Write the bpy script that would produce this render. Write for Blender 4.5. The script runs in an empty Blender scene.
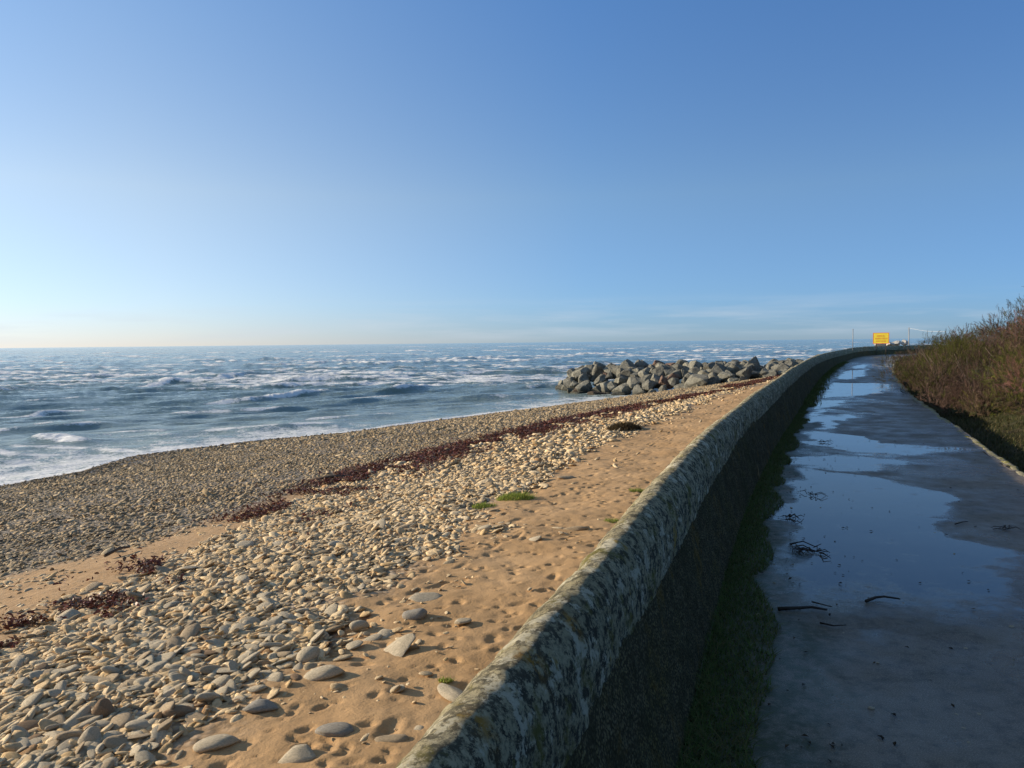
import bpy, math, random
import numpy as np
from mathutils import Vector, Matrix
random.seed(7); rng = np.random.default_rng(11)
C = bpy.context.scene.collection
R = math.radians
# ------------------------------------------------------------------ camera
F, W, H = 760.0, 1024, 768
PITCH, ROLL = math.atan(41.4/F), math.atan(0.0106)
fw = np.array([0, math.cos(PITCH), -math.sin(PITCH)])
r0 = np.array([1.0, 0, 0]); u0 = np.array([0, math.sin(PITCH), math.cos(PITCH)])
rt = r0*math.cos(ROLL) - u0*math.sin(ROLL)
up = u0*math.cos(ROLL) + r0*math.sin(ROLL)
cd = bpy.data.cameras.new('camera'); cam = bpy.data.objects.new('camera', cd); C.objects.link(cam)
cd.sensor_width = 36; cd.lens = 36*F/W; cd.clip_end = 60000; cd.clip_start = .05
cam.matrix_world = Matrix(((rt[0], up[0], -fw[0], 0), (rt[1], up[1], -fw[1], 0), (rt[2], up[2], -fw[2], 0), (0, 0, 0, 1)))
bpy.context.scene.camera = cam
def ray(u, v):
    d = fw + rt*((u-W/2)/F) + up*((H/2-v)/F); return d/d[1]
def onz(u, v, z):
    d = ray(u, v); k = z/d[2]; return d*k
# ------------------------------------------------------------------ noise
def _h(ix, iy, seed):
    a = (ix.astype(np.int64)*374761393 + iy.astype(np.int64)*668265263 + seed*1442695041) & 0xffffffff
    a = ((a ^ (a >> 13))*1274126177) & 0xffffffff
    a = (a ^ (a >> 16)) & 0xffff
    return a/65535.0
def vn(x, y, seed=0):
    x = np.asarray(x, float); y = np.asarray(y, float)
    ix = np.floor(x); iy = np.floor(y); fx = x-ix; fy = y-iy
    fx = fx*fx*(3-2*fx); fy = fy*fy*(3-2*fy)
    a = _h(ix, iy, seed); b = _h(ix+1, iy, seed); c = _h(ix, iy+1, seed); d = _h(ix+1, iy+1, seed)
    return (a+(b-a)*fx)*(1-fy)+(c+(d-c)*fx)*fy
def fbm(x, y, o=4, seed=0):
    s = 0; a = 1; t = 0
    for i in range(o):
        s = s+a*vn(x*2**i+i*17.3, y*2**i-i*9.1, seed+i); t += a; a *= .5
    return s/t
def sst(a, b, x):
    t = np.clip((x-a)/(b-a), 0, 1); return t*t*(3-2*t)
# ------------------------------------------------------------------ mesh helpers
def npmesh(name, V, Fa, mat=None, smooth=True, attrs=None, uv=None, link=True):
    V = np.asarray(V, np.float32); Fa = np.asarray(Fa, np.int32)
    me = bpy.data.meshes.new(name); k = Fa.shape[1]
    me.vertices.add(len(V)); me.vertices.foreach_set('co', V.ravel())
    me.loops.add(Fa.size); me.loops.foreach_set('vertex_index', Fa.ravel())
    me.polygons.add(len(Fa)); me.polygons.foreach_set('loop_start', np.arange(0, Fa.size, k, dtype=np.int32))
    me.polygons.foreach_set('loop_total', np.full(len(Fa), k, np.int32))
    me.polygons.foreach_set('use_smooth', np.full(len(Fa), smooth, bool))
    for an, av in (attrs or {}).items():
        av = np.asarray(av, np.float32)
        if av.ndim == 1:
            a = me.attributes.new(an, 'FLOAT', 'POINT'); a.data.foreach_set('value', av)
        else:
            a = me.attributes.new(an, 'FLOAT_VECTOR', 'POINT'); a.data.foreach_set('vector', av.ravel())
    if uv is not None:
        l = me.uv_layers.new(name='UVMap'); l.data.foreach_set('uv', np.asarray(uv, np.float32)[Fa.ravel()].ravel())
    me.update(calc_edges=True)
    if mat: me.materials.append(mat)
    if not link: return me
    o = bpy.data.objects.new(name, me); C.objects.link(o); return o
def grid_faces(n, m):
    i = np.arange(n-1)[:, None]*m+np.arange(m-1)[None, :]
    return np.stack([i, i+1, i+m+1, i+m], -1).reshape(-1, 4)
def tag(o, label=None, cat=None, group=None, kind=None):
    if label: o['label'] = label
    if cat: o['category'] = cat
    if group: o['group'] = group
    if kind: o['kind'] = kind
    return o
def empty(name, loc=(0, 0, 0), rz=0):
    o = bpy.data.objects.new(name, None); C.objects.link(o); o.location = loc; o.rotation_euler[2] = rz; o.empty_display_size = .2; return o
def child(o, p): o.parent = p; return o
def copy_tree(o, parent=None):
    c = o.copy(); C.objects.link(c)
    if parent: c.parent = parent
    for ch in list(o.children): copy_tree(ch, c)
    return c
def tube(path, rad, n=6):
    path = np.asarray(path, float); m = len(path); rad = np.broadcast_to(rad, (m,))
    T = np.gradient(path, axis=0); T /= np.linalg.norm(T, axis=1)[:, None]+1e-9
    ref = np.array([0, 0, 1.0]) if abs(T[:, 2]).mean() < .8 else np.array([1.0, 0, 0])
    A = np.cross(T, ref); A /= np.linalg.norm(A, axis=1)[:, None]+1e-9; B = np.cross(T, A)
    th = np.linspace(0, 2*math.pi, n, endpoint=False)
    V = path[:, None]+rad[:, None, None]*(A[:, None]*np.cos(th)[None, :, None]+B[:, None]*np.sin(th)[None, :, None])
    V = V.reshape(-1, 3); Fc = []
    for i in range(m-1):
        for j in range(n): Fc.append((i*n+j, i*n+(j+1) % n, (i+1)*n+(j+1) % n, (i+1)*n+j))
    b = len(V); V = np.vstack([V, path[0], path[-1]])
    for j in range(n):
        Fc.append((b, (j+1) % n, j, j)); Fc.append((b+1, (m-1)*n+j, (m-1)*n+(j+1) % n, (m-1)*n+(j+1) % n))
    return V, Fc
def merged(name, parts, mat, smooth=True, attrs=None):
    """several (V, faces) pieces as ONE mesh through from_pydata (faces may be tris written as quads)"""
    V = []; Fc = []; k = 0
    for v, f in parts:
        V.append(np.asarray(v)); Fc += [tuple(dict.fromkeys(int(i)+k for i in q)) for q in f]; k += len(v)
    me = bpy.data.meshes.new(name); me.from_pydata(np.vstack(V).tolist(), [], Fc); me.update()
    me.polygons.foreach_set('use_smooth', np.full(len(me.polygons), smooth, bool))
    me.materials.append(mat); o = bpy.data.objects.new(name, me); C.objects.link(o); return o
def box(x0, x1, y0, y1, z0, z1):
    V = [(x, y, z) for x in (x0, x1) for y in (y0, y1) for z in (z0, z1)]
    return np.array(V, float), [(0, 1, 3, 2), (4, 6, 7, 5), (0, 4, 5, 1), (2, 3, 7, 6), (0, 2, 6, 4), (1, 5, 7, 3)]
def ico(sub):
    import bmesh
    bm = bmesh.new(); bmesh.ops.create_icosphere(bm, subdivisions=sub, radius=1)
    V = np.array([v.co[:] for v in bm.verts]); Fc = np.array([[v.index for v in f.verts] for f in bm.faces]); bm.free(); return V, Fc
# ------------------------------------------------------------------ shader helpers
def mat(name):
    m = bpy.data.materials.new(name); m.use_nodes = True; nt = m.node_tree
    return m, nt, nt.nodes['Principled BSDF']
class N:
    def __init__(s, nt): s.nt = nt
    def n(s, t, **kw):
        x = s.nt.nodes.new(t)
        for k, v in kw.items(): setattr(x, k, v)
        return x
    def l(s, a, b): s.nt.links.new(a, b)
    def noise(s, vec, scale, detail=4, rough=.55, dist=0):
        x = s.n('ShaderNodeTexNoise'); x.inputs['Scale'].default_value = scale; x.inputs['Detail'].default_value = detail
        x.inputs['Roughness'].default_value = rough; x.inputs['Distortion'].default_value = dist
        if vec: s.l(vec, x.inputs['Vector'])
        return x.outputs['Fac']
    def voro(s, vec, scale, feat='F1', out='Distance'):
        x = s.n('ShaderNodeTexVoronoi', feature=feat); x.inputs['Scale'].default_value = scale
        if vec: s.l(vec, x.inputs['Vector'])
        return x.outputs[out]
    def ramp(s, fac, stops):
        x = s.n('ShaderNodeValToRGB'); e = x.color_ramp.elements
        while len(e) < len(stops): e.new(.5)
        for el, (p, c) in zip(e, stops):
            el.position = p; el.color = (c, c, c, 1) if isinstance(c, (int, float)) else (*c, 1)
        s.l(fac, x.inputs[0]); return x.outputs[0]
    def math(s, op, a, b=0.0, c=None, clamp=False):
        x = s.n('ShaderNodeMath', operation=op, use_clamp=clamp)
        for i, v in enumerate((a, b) if c is None else (a, b, c)):
            if isinstance(v, (int, float)): x.inputs[i].default_value = v
            else: s.l(v, x.inputs[i])
        return x.outputs[0]
    def mix(s, f, a, b):
        x = s.n('ShaderNodeMix', data_type='RGBA')
        for i, v in ((0, f), (6, a), (7, b)):
            if isinstance(v, (int, float)): x.inputs[i].default_value = v
            elif isinstance(v, tuple): x.inputs[i].default_value = (*v, 1)
            else: s.l(v, x.inputs[i])
        return x.outputs[2]
    def geo(s): return s.n('ShaderNodeNewGeometry').outputs['Position']
    def attr(s, name, out='Fac'): return s.n('ShaderNodeAttribute', attribute_name=name).outputs[out]
    def vmul(s, vec, v3):
        x = s.n('ShaderNodeVectorMath', operation='MULTIPLY'); s.l(vec, x.inputs[0]); x.inputs[1].default_value = v3; return x.outputs[0]
    def bump(s, h, strength, dist, normal=None):
        x = s.n('ShaderNodeBump'); x.inputs['Distance'].default_value = dist
        if isinstance(strength, (int, float)): x.inputs['Strength'].default_value = strength
        else: s.l(strength, x.inputs['Strength'])
        s.l(h, x.inputs['Height'])
        if normal: s.l(normal, x.inputs['Normal'])
        return x.outputs[0]
def setb(n, b, col=None, rough=None, nor=None, spec=None):
    for k, v in (('Base Color', col), ('Roughness', rough), ('Normal', nor), ('Specular IOR Level', spec)):
        if v is None: continue
        if isinstance(v, tuple): b.inputs[k].default_value = (*v, 1)
        elif isinstance(v, (int, float)): b.inputs[k].default_value = v
        else: n.l(v, b.inputs[k])
# ------------------------------------------------------------------ wall curve (path-side foot of the wall)
def catmull(P, step):
    P = np.array(P, float); P = np.vstack([2*P[0]-P[1], P, 2*P[-1]-P[-2]]); out = []
    for i in range(1, len(P)-2):
        n = max(2, int(np.linalg.norm(P[i+1]-P[i])/step)); t = np.linspace(0, 1, n, endpoint=False)[:, None]
        a, b, c, d = P[i-1], P[i], P[i+1], P[i+2]
        # Hermite with chord-aware tangents
        la, lb, lc = [np.linalg.norm(x)+1e-9 for x in (b-a, c-b, d-c)]
        m1 = lb*((b-a)/la*lb+(c-b)/lb*la)/(la+lb); m2 = lb*((c-b)/lb*lc+(d-c)/lc*lb)/(lb+lc)
        out.append((2*t**3-3*t**2+1)*b+(t**3-2*t**2+t)*m1+(-2*t**3+3*t**2)*c+(t**3-t**2)*m2)
    out.append(P[-2][None]); return np.vstack(out)
WP = [(-7.6, -22), (-2.35, -6), (-.395, 0), (.625, 2.85), (1.845, 6.2), (3.635, 10.6), (5.6, 15.1), (8.4, 21.5), (13.0, 31.5), (18.1, 41.3),
      (24.4, 51.2), (28.2, 54.6), (33.5, 57), (42, 59.5), (62, 64), (110, 72), (400, 130)]
CP = catmull(WP, .25)
CS = np.concatenate([[0], np.cumsum(np.linalg.norm(np.diff(CP, axis=0), axis=1))])
CT = np.gradient(CP, axis=0); CT /= np.linalg.norm(CT, axis=1)[:, None]
for _ in range(6):
    CT[1:-1] = (CT[:-2]+2*CT[1:-1]+CT[2:])/4
CT /= np.linalg.norm(CT, axis=1)[:, None]
CN = np.stack([-CT[:, 1], CT[:, 0]], 1)
i0 = np.argmin(abs(CP[:, 1])); S0 = CS[i0]; CS = CS-S0        # s = 0 abreast of the camera
def cpt(s):
    return np.stack([np.interp(s, CS, CP[:, 0]), np.interp(s, CS, CP[:, 1])], -1), np.stack([np.interp(s, CS, CN[:, 0]), np.interp(s, CS, CN[:, 1])], -1)
def sa(x, y):
    """(arc length, distance to the left) of points relative to the wall foot"""
    x = np.atleast_1d(np.asarray(x, float)); y = np.atleast_1d(np.asarray(y, float)); s = np.empty(len(x)); a = np.empty(len(x))
    sub = slice(0, None, 2); P = CP[sub]; S = CS[sub]; T = CT[sub]; Nn = CN[sub]
    for k in range(0, len(x), 20000):
        xx = x[k:k+20000]; yy = y[k:k+20000]
        j = np.argmin((xx[:, None]-P[None, :, 0])**2+(yy[:, None]-P[None, :, 1])**2, axis=1)
        dx = xx-P[j, 0]; dy = yy-P[j, 1]
        s[k:k+20000] = S[j]+dx*T[j, 0]+dy*T[j, 1]; a[k:k+20000] = dx*Nn[j, 0]+dy*Nn[j, 1]
    return s, a
sY = lambda Y: np.interp(Y, CP[:, 1], CS)
def path_z(s):
    y = np.interp(s, CS, CP[:, 1]); return -1.6+.51*sst(20, 54, y)
_cy = [-50, 12, 17, 25, 40, 51.5, 60]; _cz = [-.76, -.76, -.70, -.675, -.61, -.51, -.5]
def crest_z(s): return np.interp(np.interp(s, CS, CP[:, 1]), _cy, _cz)
# ------------------------------------------------------------------ beach surface
SEA = -4.0
shore_px = [(0, 486), (83, 471), (133, 456), (183, 449.6), (266, 439.6), (339, 433.7), (388, 427), (476, 416), (534, 408.5), (593, 402), (632, 395.5)]
SH = np.array([onz(u, v, SEA)[:2] for u, v in shore_px])
ss, aa = sa(SH[:, 0], SH[:, 1]); od = np.argsort(ss)
_ws = np.concatenate([[-30, -10], ss[od], [ss.max()+6, ss.max()+16, ss.max()+40, 500]]); _wa = np.concatenate([[22.5, 22.5], aa[od], [13.5, 12.5, 12, 12]])
def width(s): return np.interp(s, _ws, _wa)
_pt = [0, .08, .2, .35, .5, .7, .85, 1.0, 1.3, 1.8, 4]; _pz = [-2.05, -2.08, -2.2, -2.5, -2.83, -3.3, -3.66, -4.0, -4.7, -5.5, -8]
def beach_sa(s, a): 
    z = np.interp(a/width(s), _pt, _pz)
    return z+.10*(vn(s*.35, a*.35, 5)-.5)*sst(0, 2, a)*(1-sst(.9, 1, a/width(s)))
def beach_z(x, y):
    s, a = sa(x, y); return beach_sa(s, a)
def onbeach(u, v):
    d = ray(u, v); lo, hi = 2.2, 90.0
    ks = np.linspace(2.2, 90, 700); zz = beach_z(d[0]*ks, d[1]*ks); i = np.argmax(d[2]*ks < zz)
    k0, k1 = ks[max(i-1, 0)], ks[i]
    for _ in range(12):
        k = (k0+k1)/2
        if d[2]*k < beach_z(d[0]*k, d[1]*k)[0]: k1 = k
        else: k0 = k
    return d*k1
def onpath(u, v):
    d = ray(u, v); k = 10.
    ks = np.linspace(1.5, 70, 1200); s, a = sa(d[0]*ks, d[1]*ks); zz = path_z(s); i = np.argmax(d[2]*ks < zz); return d*ks[i]
def zone(px):
    P = np.array([onbeach(u, v)[:2] for u, v in px]); s, a = sa(P[:, 0], P[:, 1]); o = np.argsort(s); return s[o], a[o]
zAB = zone([(175, 768), (250, 690), (330, 628), (420, 562), (480, 512), (560, 462), (640, 428), (700, 404), (738, 391)])     # sand -> cobbles
zBC = zone([(5, 648), (100, 606), (190, 562), (258, 526), (330, 492), (400, 466), (470, 448), (560, 425), (640, 407), (720, 391)])   # weed line
zCD = zone([(0, 580), (90, 558), (160, 538), (230, 517), (300, 492), (350, 482), (420, 461), (560, 423), (720, 390)])   # sand strip -> shingle
def bA(s): return np.interp(s, *zAB)
def bB(s): return np.interp(s, *zBC)
def bC(s): return np.maximum(np.interp(s, *zCD), bB(s)+.15)
# ------------------------------------------------------------------ materials
def sand_mat():
    m, nt, b = mat('sand'); n = N(nt); g = n.geo()
    f = n.noise(g, 1.2, 5); col = n.ramp(f, [(.3, (.43, .262, .12)), (.7, (.55, .355, .18))])
    sp = n.noise(g, 120, 2); col = n.mix(n.ramp(sp, [(.55, 0), (.7, .5)]), col, (.25, .17, .11))
    fine = n.voro(g, 16); peb = n.ramp(n.voro(g, 16, out='Color'), [(.1, (.16, .13, .10)), (.5, (.30, .26, .21)), (.9, (.46, .41, .33))])
    peb = n.mix(n.ramp(fine, [(.35, 0), (.6, .85)]), peb, (.07, .05, .035))
    shg = n.attr('shingle'); col = n.mix(shg, col, peb)
    wet = n.attr('wet'); col = n.mix(n.math('MULTIPLY', wet, .7), col, (.085, .07, .055))
    b1 = n.bump(n.noise(g, 45, 6, .65), .5, .012)
    b2 = n.bump(n.math('SUBTRACT', 1, fine), n.math('MULTIPLY', shg, .9), .03, b1)
    setb(n, b, col, n.math('SUBTRACT', .95, n.math('MULTIPLY', wet, .45)), b2, .25); return m
def attr_stone_mat(name, attr=True, base=(.4, .35, .28), bscale=30):
    m, nt, b = mat(name); n = N(nt)
    co = n.n('ShaderNodeTexCoord').outputs['Object'] if not attr else n.geo()
    c = n.attr('tint', 'Color') if attr else None
    f = n.noise(co, bscale, 5)
    k = n.ramp(f, [(.3, .72), (.7, 1.2)])
    mm = n.n('ShaderNodeMix', data_type='RGBA', blend_type='MULTIPLY'); mm.inputs[0].default_value = 1
    if attr: n.l(c, mm.inputs[6])
    else: mm.inputs[6].default_value = (*base, 1)
    n.l(k, mm.inputs[7])
    setb(n, b, mm.outputs[2], .85, n.bump(n.noise(co, bscale*3, 7, .7), .7, .012), .3); return m
M = {}
M['sand'] = sand_mat(); M['pebble'] = attr_stone_mat('pebble_stone')
M['stone_cream'] = attr_stone_mat('stone_cream', False, (.54, .455, .32), 9)
M['stone_tan'] = attr_stone_mat('stone_tan', False, (.43, .33, .21), 9)
M['stone_grey'] = attr_stone_mat('stone_grey', False, (.32, .29, .24), 9)
M['stone_brown'] = attr_stone_mat('stone_brown', False, (.28, .18, .10), 9)
def rock_mat(name, c1, c2, c3):
    m, nt, b = mat(name); n = N(nt); co = n.n('ShaderNodeTexCoord').outputs['Object']
    oi = n.n('ShaderNodeObjectInfo'); va = n.n('ShaderNodeVectorMath', operation='ADD'); n.l(co, va.inputs[0]); n.l(oi.outputs['Location'], va.inputs[1]); co = va.outputs[0]
    col = n.ramp(n.noise(co, 1.6, 6, .65), [(.3, c1), (.5, c2), (.72, c3)])
    col = n.mix(n.ramp(n.noise(co, 9, 5, .7), [(.5, 0), (.62, .45)]), col, (.07, .065, .055))
    gz = n.n('ShaderNodeSeparateXYZ'); n.l(n.geo(), gz.inputs[0]); wl = n.ramp(n.math('ADD', n.math('MULTIPLY_ADD', gz.outputs[2], 1.0, 4.4), n.math('MULTIPLY', n.noise(co, 3, 4), .3)), [(.55, .8), (1.0, 0)])
    col = n.mix(wl, col, (.022, .024, .016))
    setb(n, b, col, .85, n.bump(n.noise(co, 3.5, 9, .75), .9, .15), .3); return m
M['rock_grey'] = rock_mat('rock_grey', (.085, .082, .068), (.175, .17, .138), (.30, .29, .235))
M['rock_pale'] = rock_mat('rock_pale', (.13, .125, .10), (.25, .24, .19), (.40, .385, .31))
M['rock_red'] = rock_mat('rock_red', (.10, .06, .045), (.20, .125, .09), (.28, .2, .15))
M['rock_white'] = rock_mat('rock_white', (.45, .43, .38), (.6, .58, .52), (.75, .73, .68))
def asphalt_mat():
    m, nt, b = mat('wet_asphalt'); n = N(nt); g = n.geo()
    pud = n.attr('puddle'); damp = n.attr('damp'); moss = n.attr('moss')
    big = n.noise(g, .9, 5); grit = n.noise(g, 170, 3, .7); mid = n.noise(g, 14, 6, .7)
    col = n.ramp(big, [(.35, (.11, .086, .060)), (.65, (.20, .16, .115))])
    col = n.mix(n.ramp(grit, [(.5, 0), (.62, .9)]), col, (.32, .28, .21))
    col = n.mix(n.ramp(mid, [(.48, 0), (.66, .65)]), col, (.045, .036, .026))
    col = n.mix(n.math('MULTIPLY', moss, n.ramp(mid, [(.35, 0), (.6, 1)])), col, (.05, .06, .022))
    edge = n.math('ADD', pud, n.math('MULTIPLY', n.math('SUBTRACT', n.noise(g, 3.2, 9, .72), .5), 1.5))
    p = n.ramp(edge, [(.14, 0), (.42, .5), (.74, 1)])
    col = n.mix(n.math('MULTIPLY', p, .7), col, (.03, .033, .036))
    dm = n.math('MULTIPLY', damp, n.ramp(n.noise(g, 2.2, 6, .6), [(.38, 0), (.6, 1)]))
    ro = n.math('SUBTRACT', .62, n.math('MULTIPLY', dm, .42))
    ro = n.mix(p, ro, (.035, .035, .035))
    st = n.math('MULTIPLY', n.math('SUBTRACT', 1, p), .55)
    nb = n.bump(n.math('ADD', grit, n.math('MULTIPLY', mid, .8)), st, .008)
    nb = n.bump(n.noise(g, 3.5, 3), .03, .02, nb)
    setb(n, b, col, ro, nb, n.mix(p, (.45, .45, .45), (.5, .5, .5))); return m
M['asphalt'] = asphalt_mat()
def wall_mats():
    m, nt, b = mat('lichen_coping'); n = N(nt); uv = n.n('ShaderNodeUVMap').outputs[0]
    g = n.geo()
    st = n.vmul(uv, (1, .55, 1))
    base = n.ramp(n.noise(g, 2.2, 6, .6), [(.3, (.33, .28, .16)), (.55, (.53, .46, .29)), (.75, (.66, .60, .42))])
    dark = n.ramp(n.noise(g, 24, 10, .78, 0), [(.48, 0), (.535, .95)])
    rz = n.ramp(n.attr('prof'), [(.3, .5), (.62, 1.0)])
    dark = n.math('MULTIPLY', dark, rz)
    col = n.mix(dark, base, (.045, .043, .033))
    fl = n.ramp(n.noise(g, 75, 5, .75), [(.48, 0), (.62, .7)])
    col = n.mix(fl, col, (.10, .095, .065))
    sc = n.ramp(n.noise(g, 10, 10, .74, 0), [(.55, 0), (.58, .9)])
    col = n.mix(n.math('MULTIPLY', sc, n.ramp(n.noise(g, 60, 4), [(.3, .5), (.5, 1)])), col, (.66, .61, .45))
    ol = n.ramp(n.noise(g, 5.5, 8, .75), [(.54, 0), (.62, .85)]); col = n.mix(ol, col, (.17, .15, .035))
    mu = n.attr('mustard'); orr = n.math('MULTIPLY', n.ramp(n.noise(g, 30, 5, .7), [(.42, 0), (.55, 1)]), mu)
    col = n.mix(orr, col, (.42, .22, .03))
    or2 = n.ramp(n.noise(g, 3.1, 8, .75), [(.61, 0), (.65, .8)]); col = n.mix(or2, col, (.36, .24, .05))
    nb = n.bump(n.noise(g, 26, 9, .75), 1.0, .03); nb = n.bump(n.noise(st, 60, 5, .7), .8, .008, nb)
    setb(n, b, col, .95, nb, .15)
    m2, nt, b = mat('pebbledash_wall'); n = N(nt); g = n.geo()
    v = n.voro(g, 85); col = n.ramp(n.noise(g, 1.6, 7, .7), [(.3, (.17, .135, .055)), (.5, (.33, .27, .14)), (.72, (.33, .26, .06))])
    col = n.mix(n.ramp(n.voro(g, 85, out='Color'), [(.6, 0), (.98, .35)]), col, (.36, .31, .22))
    col = n.mix(n.ramp(v, [(.3, 0), (.55, .8)]), col, (.05, .042, .025))
    col = n.mix(n.ramp(n.noise(g, 2.6, 7, .7), [(.55, 0), (.66, .75)]), col, (.30, .18, .035))
    col = n.mix(n.ramp(n.noise(g, 1.1, 6, .65), [(.5, 0), (.7, .6)]), col, (.085, .09, .03))
    nb = n.bump(n.math('SUBTRACT', 1, v), 1.0, .02); col = n.mix(n.ramp(n.noise(g, 11, 9, .75), [(.45, 0), (.58, .75)]), col, (.075, .07, .035)); nb = n.bump(n.noise(g, 14, 8, .75), 1.0, .05, nb)
    setb(n, b, col, .95, nb, .15)
    return m, m2
M['coping'], M['wallface'] = wall_mats()
def simple(name, stops, scale=3, rough=.9, bump=.4, bscale=40, bd=.01, spec=.2):
    m, nt, b = mat(name); n = N(nt); g = n.geo()
    setb(n, b, n.ramp(n.noise(g, scale, 6, .6), stops), rough, n.bump(n.noise(g, bscale, 5, .7), bump, bd), spec); return m
M['kerb'] = simple('mossy_kerb', [(.35, (.20, .19, .13)), (.5, (.32, .29, .20)), (.62, (.20, .19, .05)), (.75, (.12, .12, .04))], 6, .9, .8, 60, .02)
M['earth'] = simple('bank_earth', [(.3, (.03, .028, .018)), (.5, (.05, .055, .02)), (.7, (.09, .075, .045))], 2.5, .95, 1, 30, .05)
def tint_mat(name, rough=.8, trans=.25):
    m, nt, b = mat(name); n = N(nt); c = n.attr('tint', 'Color'); setb(n, b, c, rough, None, .15)
    t = n.n('ShaderNodeBsdfTranslucent'); n.l(c, t.inputs[0]); mx = n.n('ShaderNodeMixShader'); mx.inputs[0].default_value = trans
    out = nt.nodes['Material Output']; n.l(b.outputs[0], mx.inputs[1]); n.l(t.outputs[0], mx.inputs[2]); n.l(mx.outputs[0], out.inputs[0]); return m
M['leaf'] = tint_mat('leaf_blades'); M['weed'] = tint_mat('seaweed', .45, .1); M['twig'] = tint_mat('tamarisk_twigs', .85, .3)
M['wood'] = simple('dark_wet_wood', [(.3, (.022, .017, .013)), (.7, (.06, .045, .035))], 30, .5, .5, 80, .004)
M['bark'] = simple('bark', [(.3, (.07, .05, .035)), (.7, (.14, .11, .085))], 12, .9, .5, 60, .01)
M['steel'] = simple('grey_steel', [(.3, (.20, .20, .20)), (.7, (.32, .32, .32))], 12, .55, .2, 60, .003, .5)
M['yellow'] = simple('yellow_paint', [(.3, (.50, .40, .012)), (.7, (.60, .48, .02))], 4, .45, .05, 60, .002, .5)
M['orange'] = simple('orange_paint', [(.3, (.50, .06, .01)), (.7, (.55, .07, .01))], 4, .45, .05, 60, .002, .5)
M['rope'] = simple('pale_rope', [(.3, (.55, .55, .52)), (.7, (.7, .7, .68))], 30, .8, .2, 60, .003)
def sea_mat():
    m, nt, b = mat('sea_water'); n = N(nt); g = n.geo(); foam = n.attr('foam'); shal = n.attr('shallow'); th = n.attr('thin')
    vv = n.vmul(g, (1, 1, .3))
    lace = n.noise(vv, .9, 12, .78, .3); fine = n.noise(vv, 9, 6, .75)
    e = n.math('ADD', foam, n.math('ADD', n.math('MULTIPLY', n.math('SUBTRACT', lace, .5), 1.15), n.math('MULTIPLY', n.math('SUBTRACT', fine, .5), .6)))
    fo = n.ramp(e, [(.42, 0), (.50, .7), (.62, 1)])
    col = n.mix(shal, (.14, .225, .235), (.25, .31, .275)); col = n.mix(th, col, (.16, .19, .12))
    col = n.mix(fo, col, (.84, .85, .84))
    vs = n.vmul(g, (.55, 1, 1))
    nb = n.bump(n.noise(vs, 1.1, 9, .62), .6, .45); nb = n.bump(n.noise(g, 5.5, 6, .65), .55, .06, nb)
    nb = n.bump(n.noise(vs, .14, 6, .6), .5, 1.6, nb)
    setb(n, b, col, n.mix(fo, (.10, .10, .10), (.8, .8, .8)), nb, .38); b.inputs['IOR'].default_value = 1.33; return m
M['sea'] = sea_mat()
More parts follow.
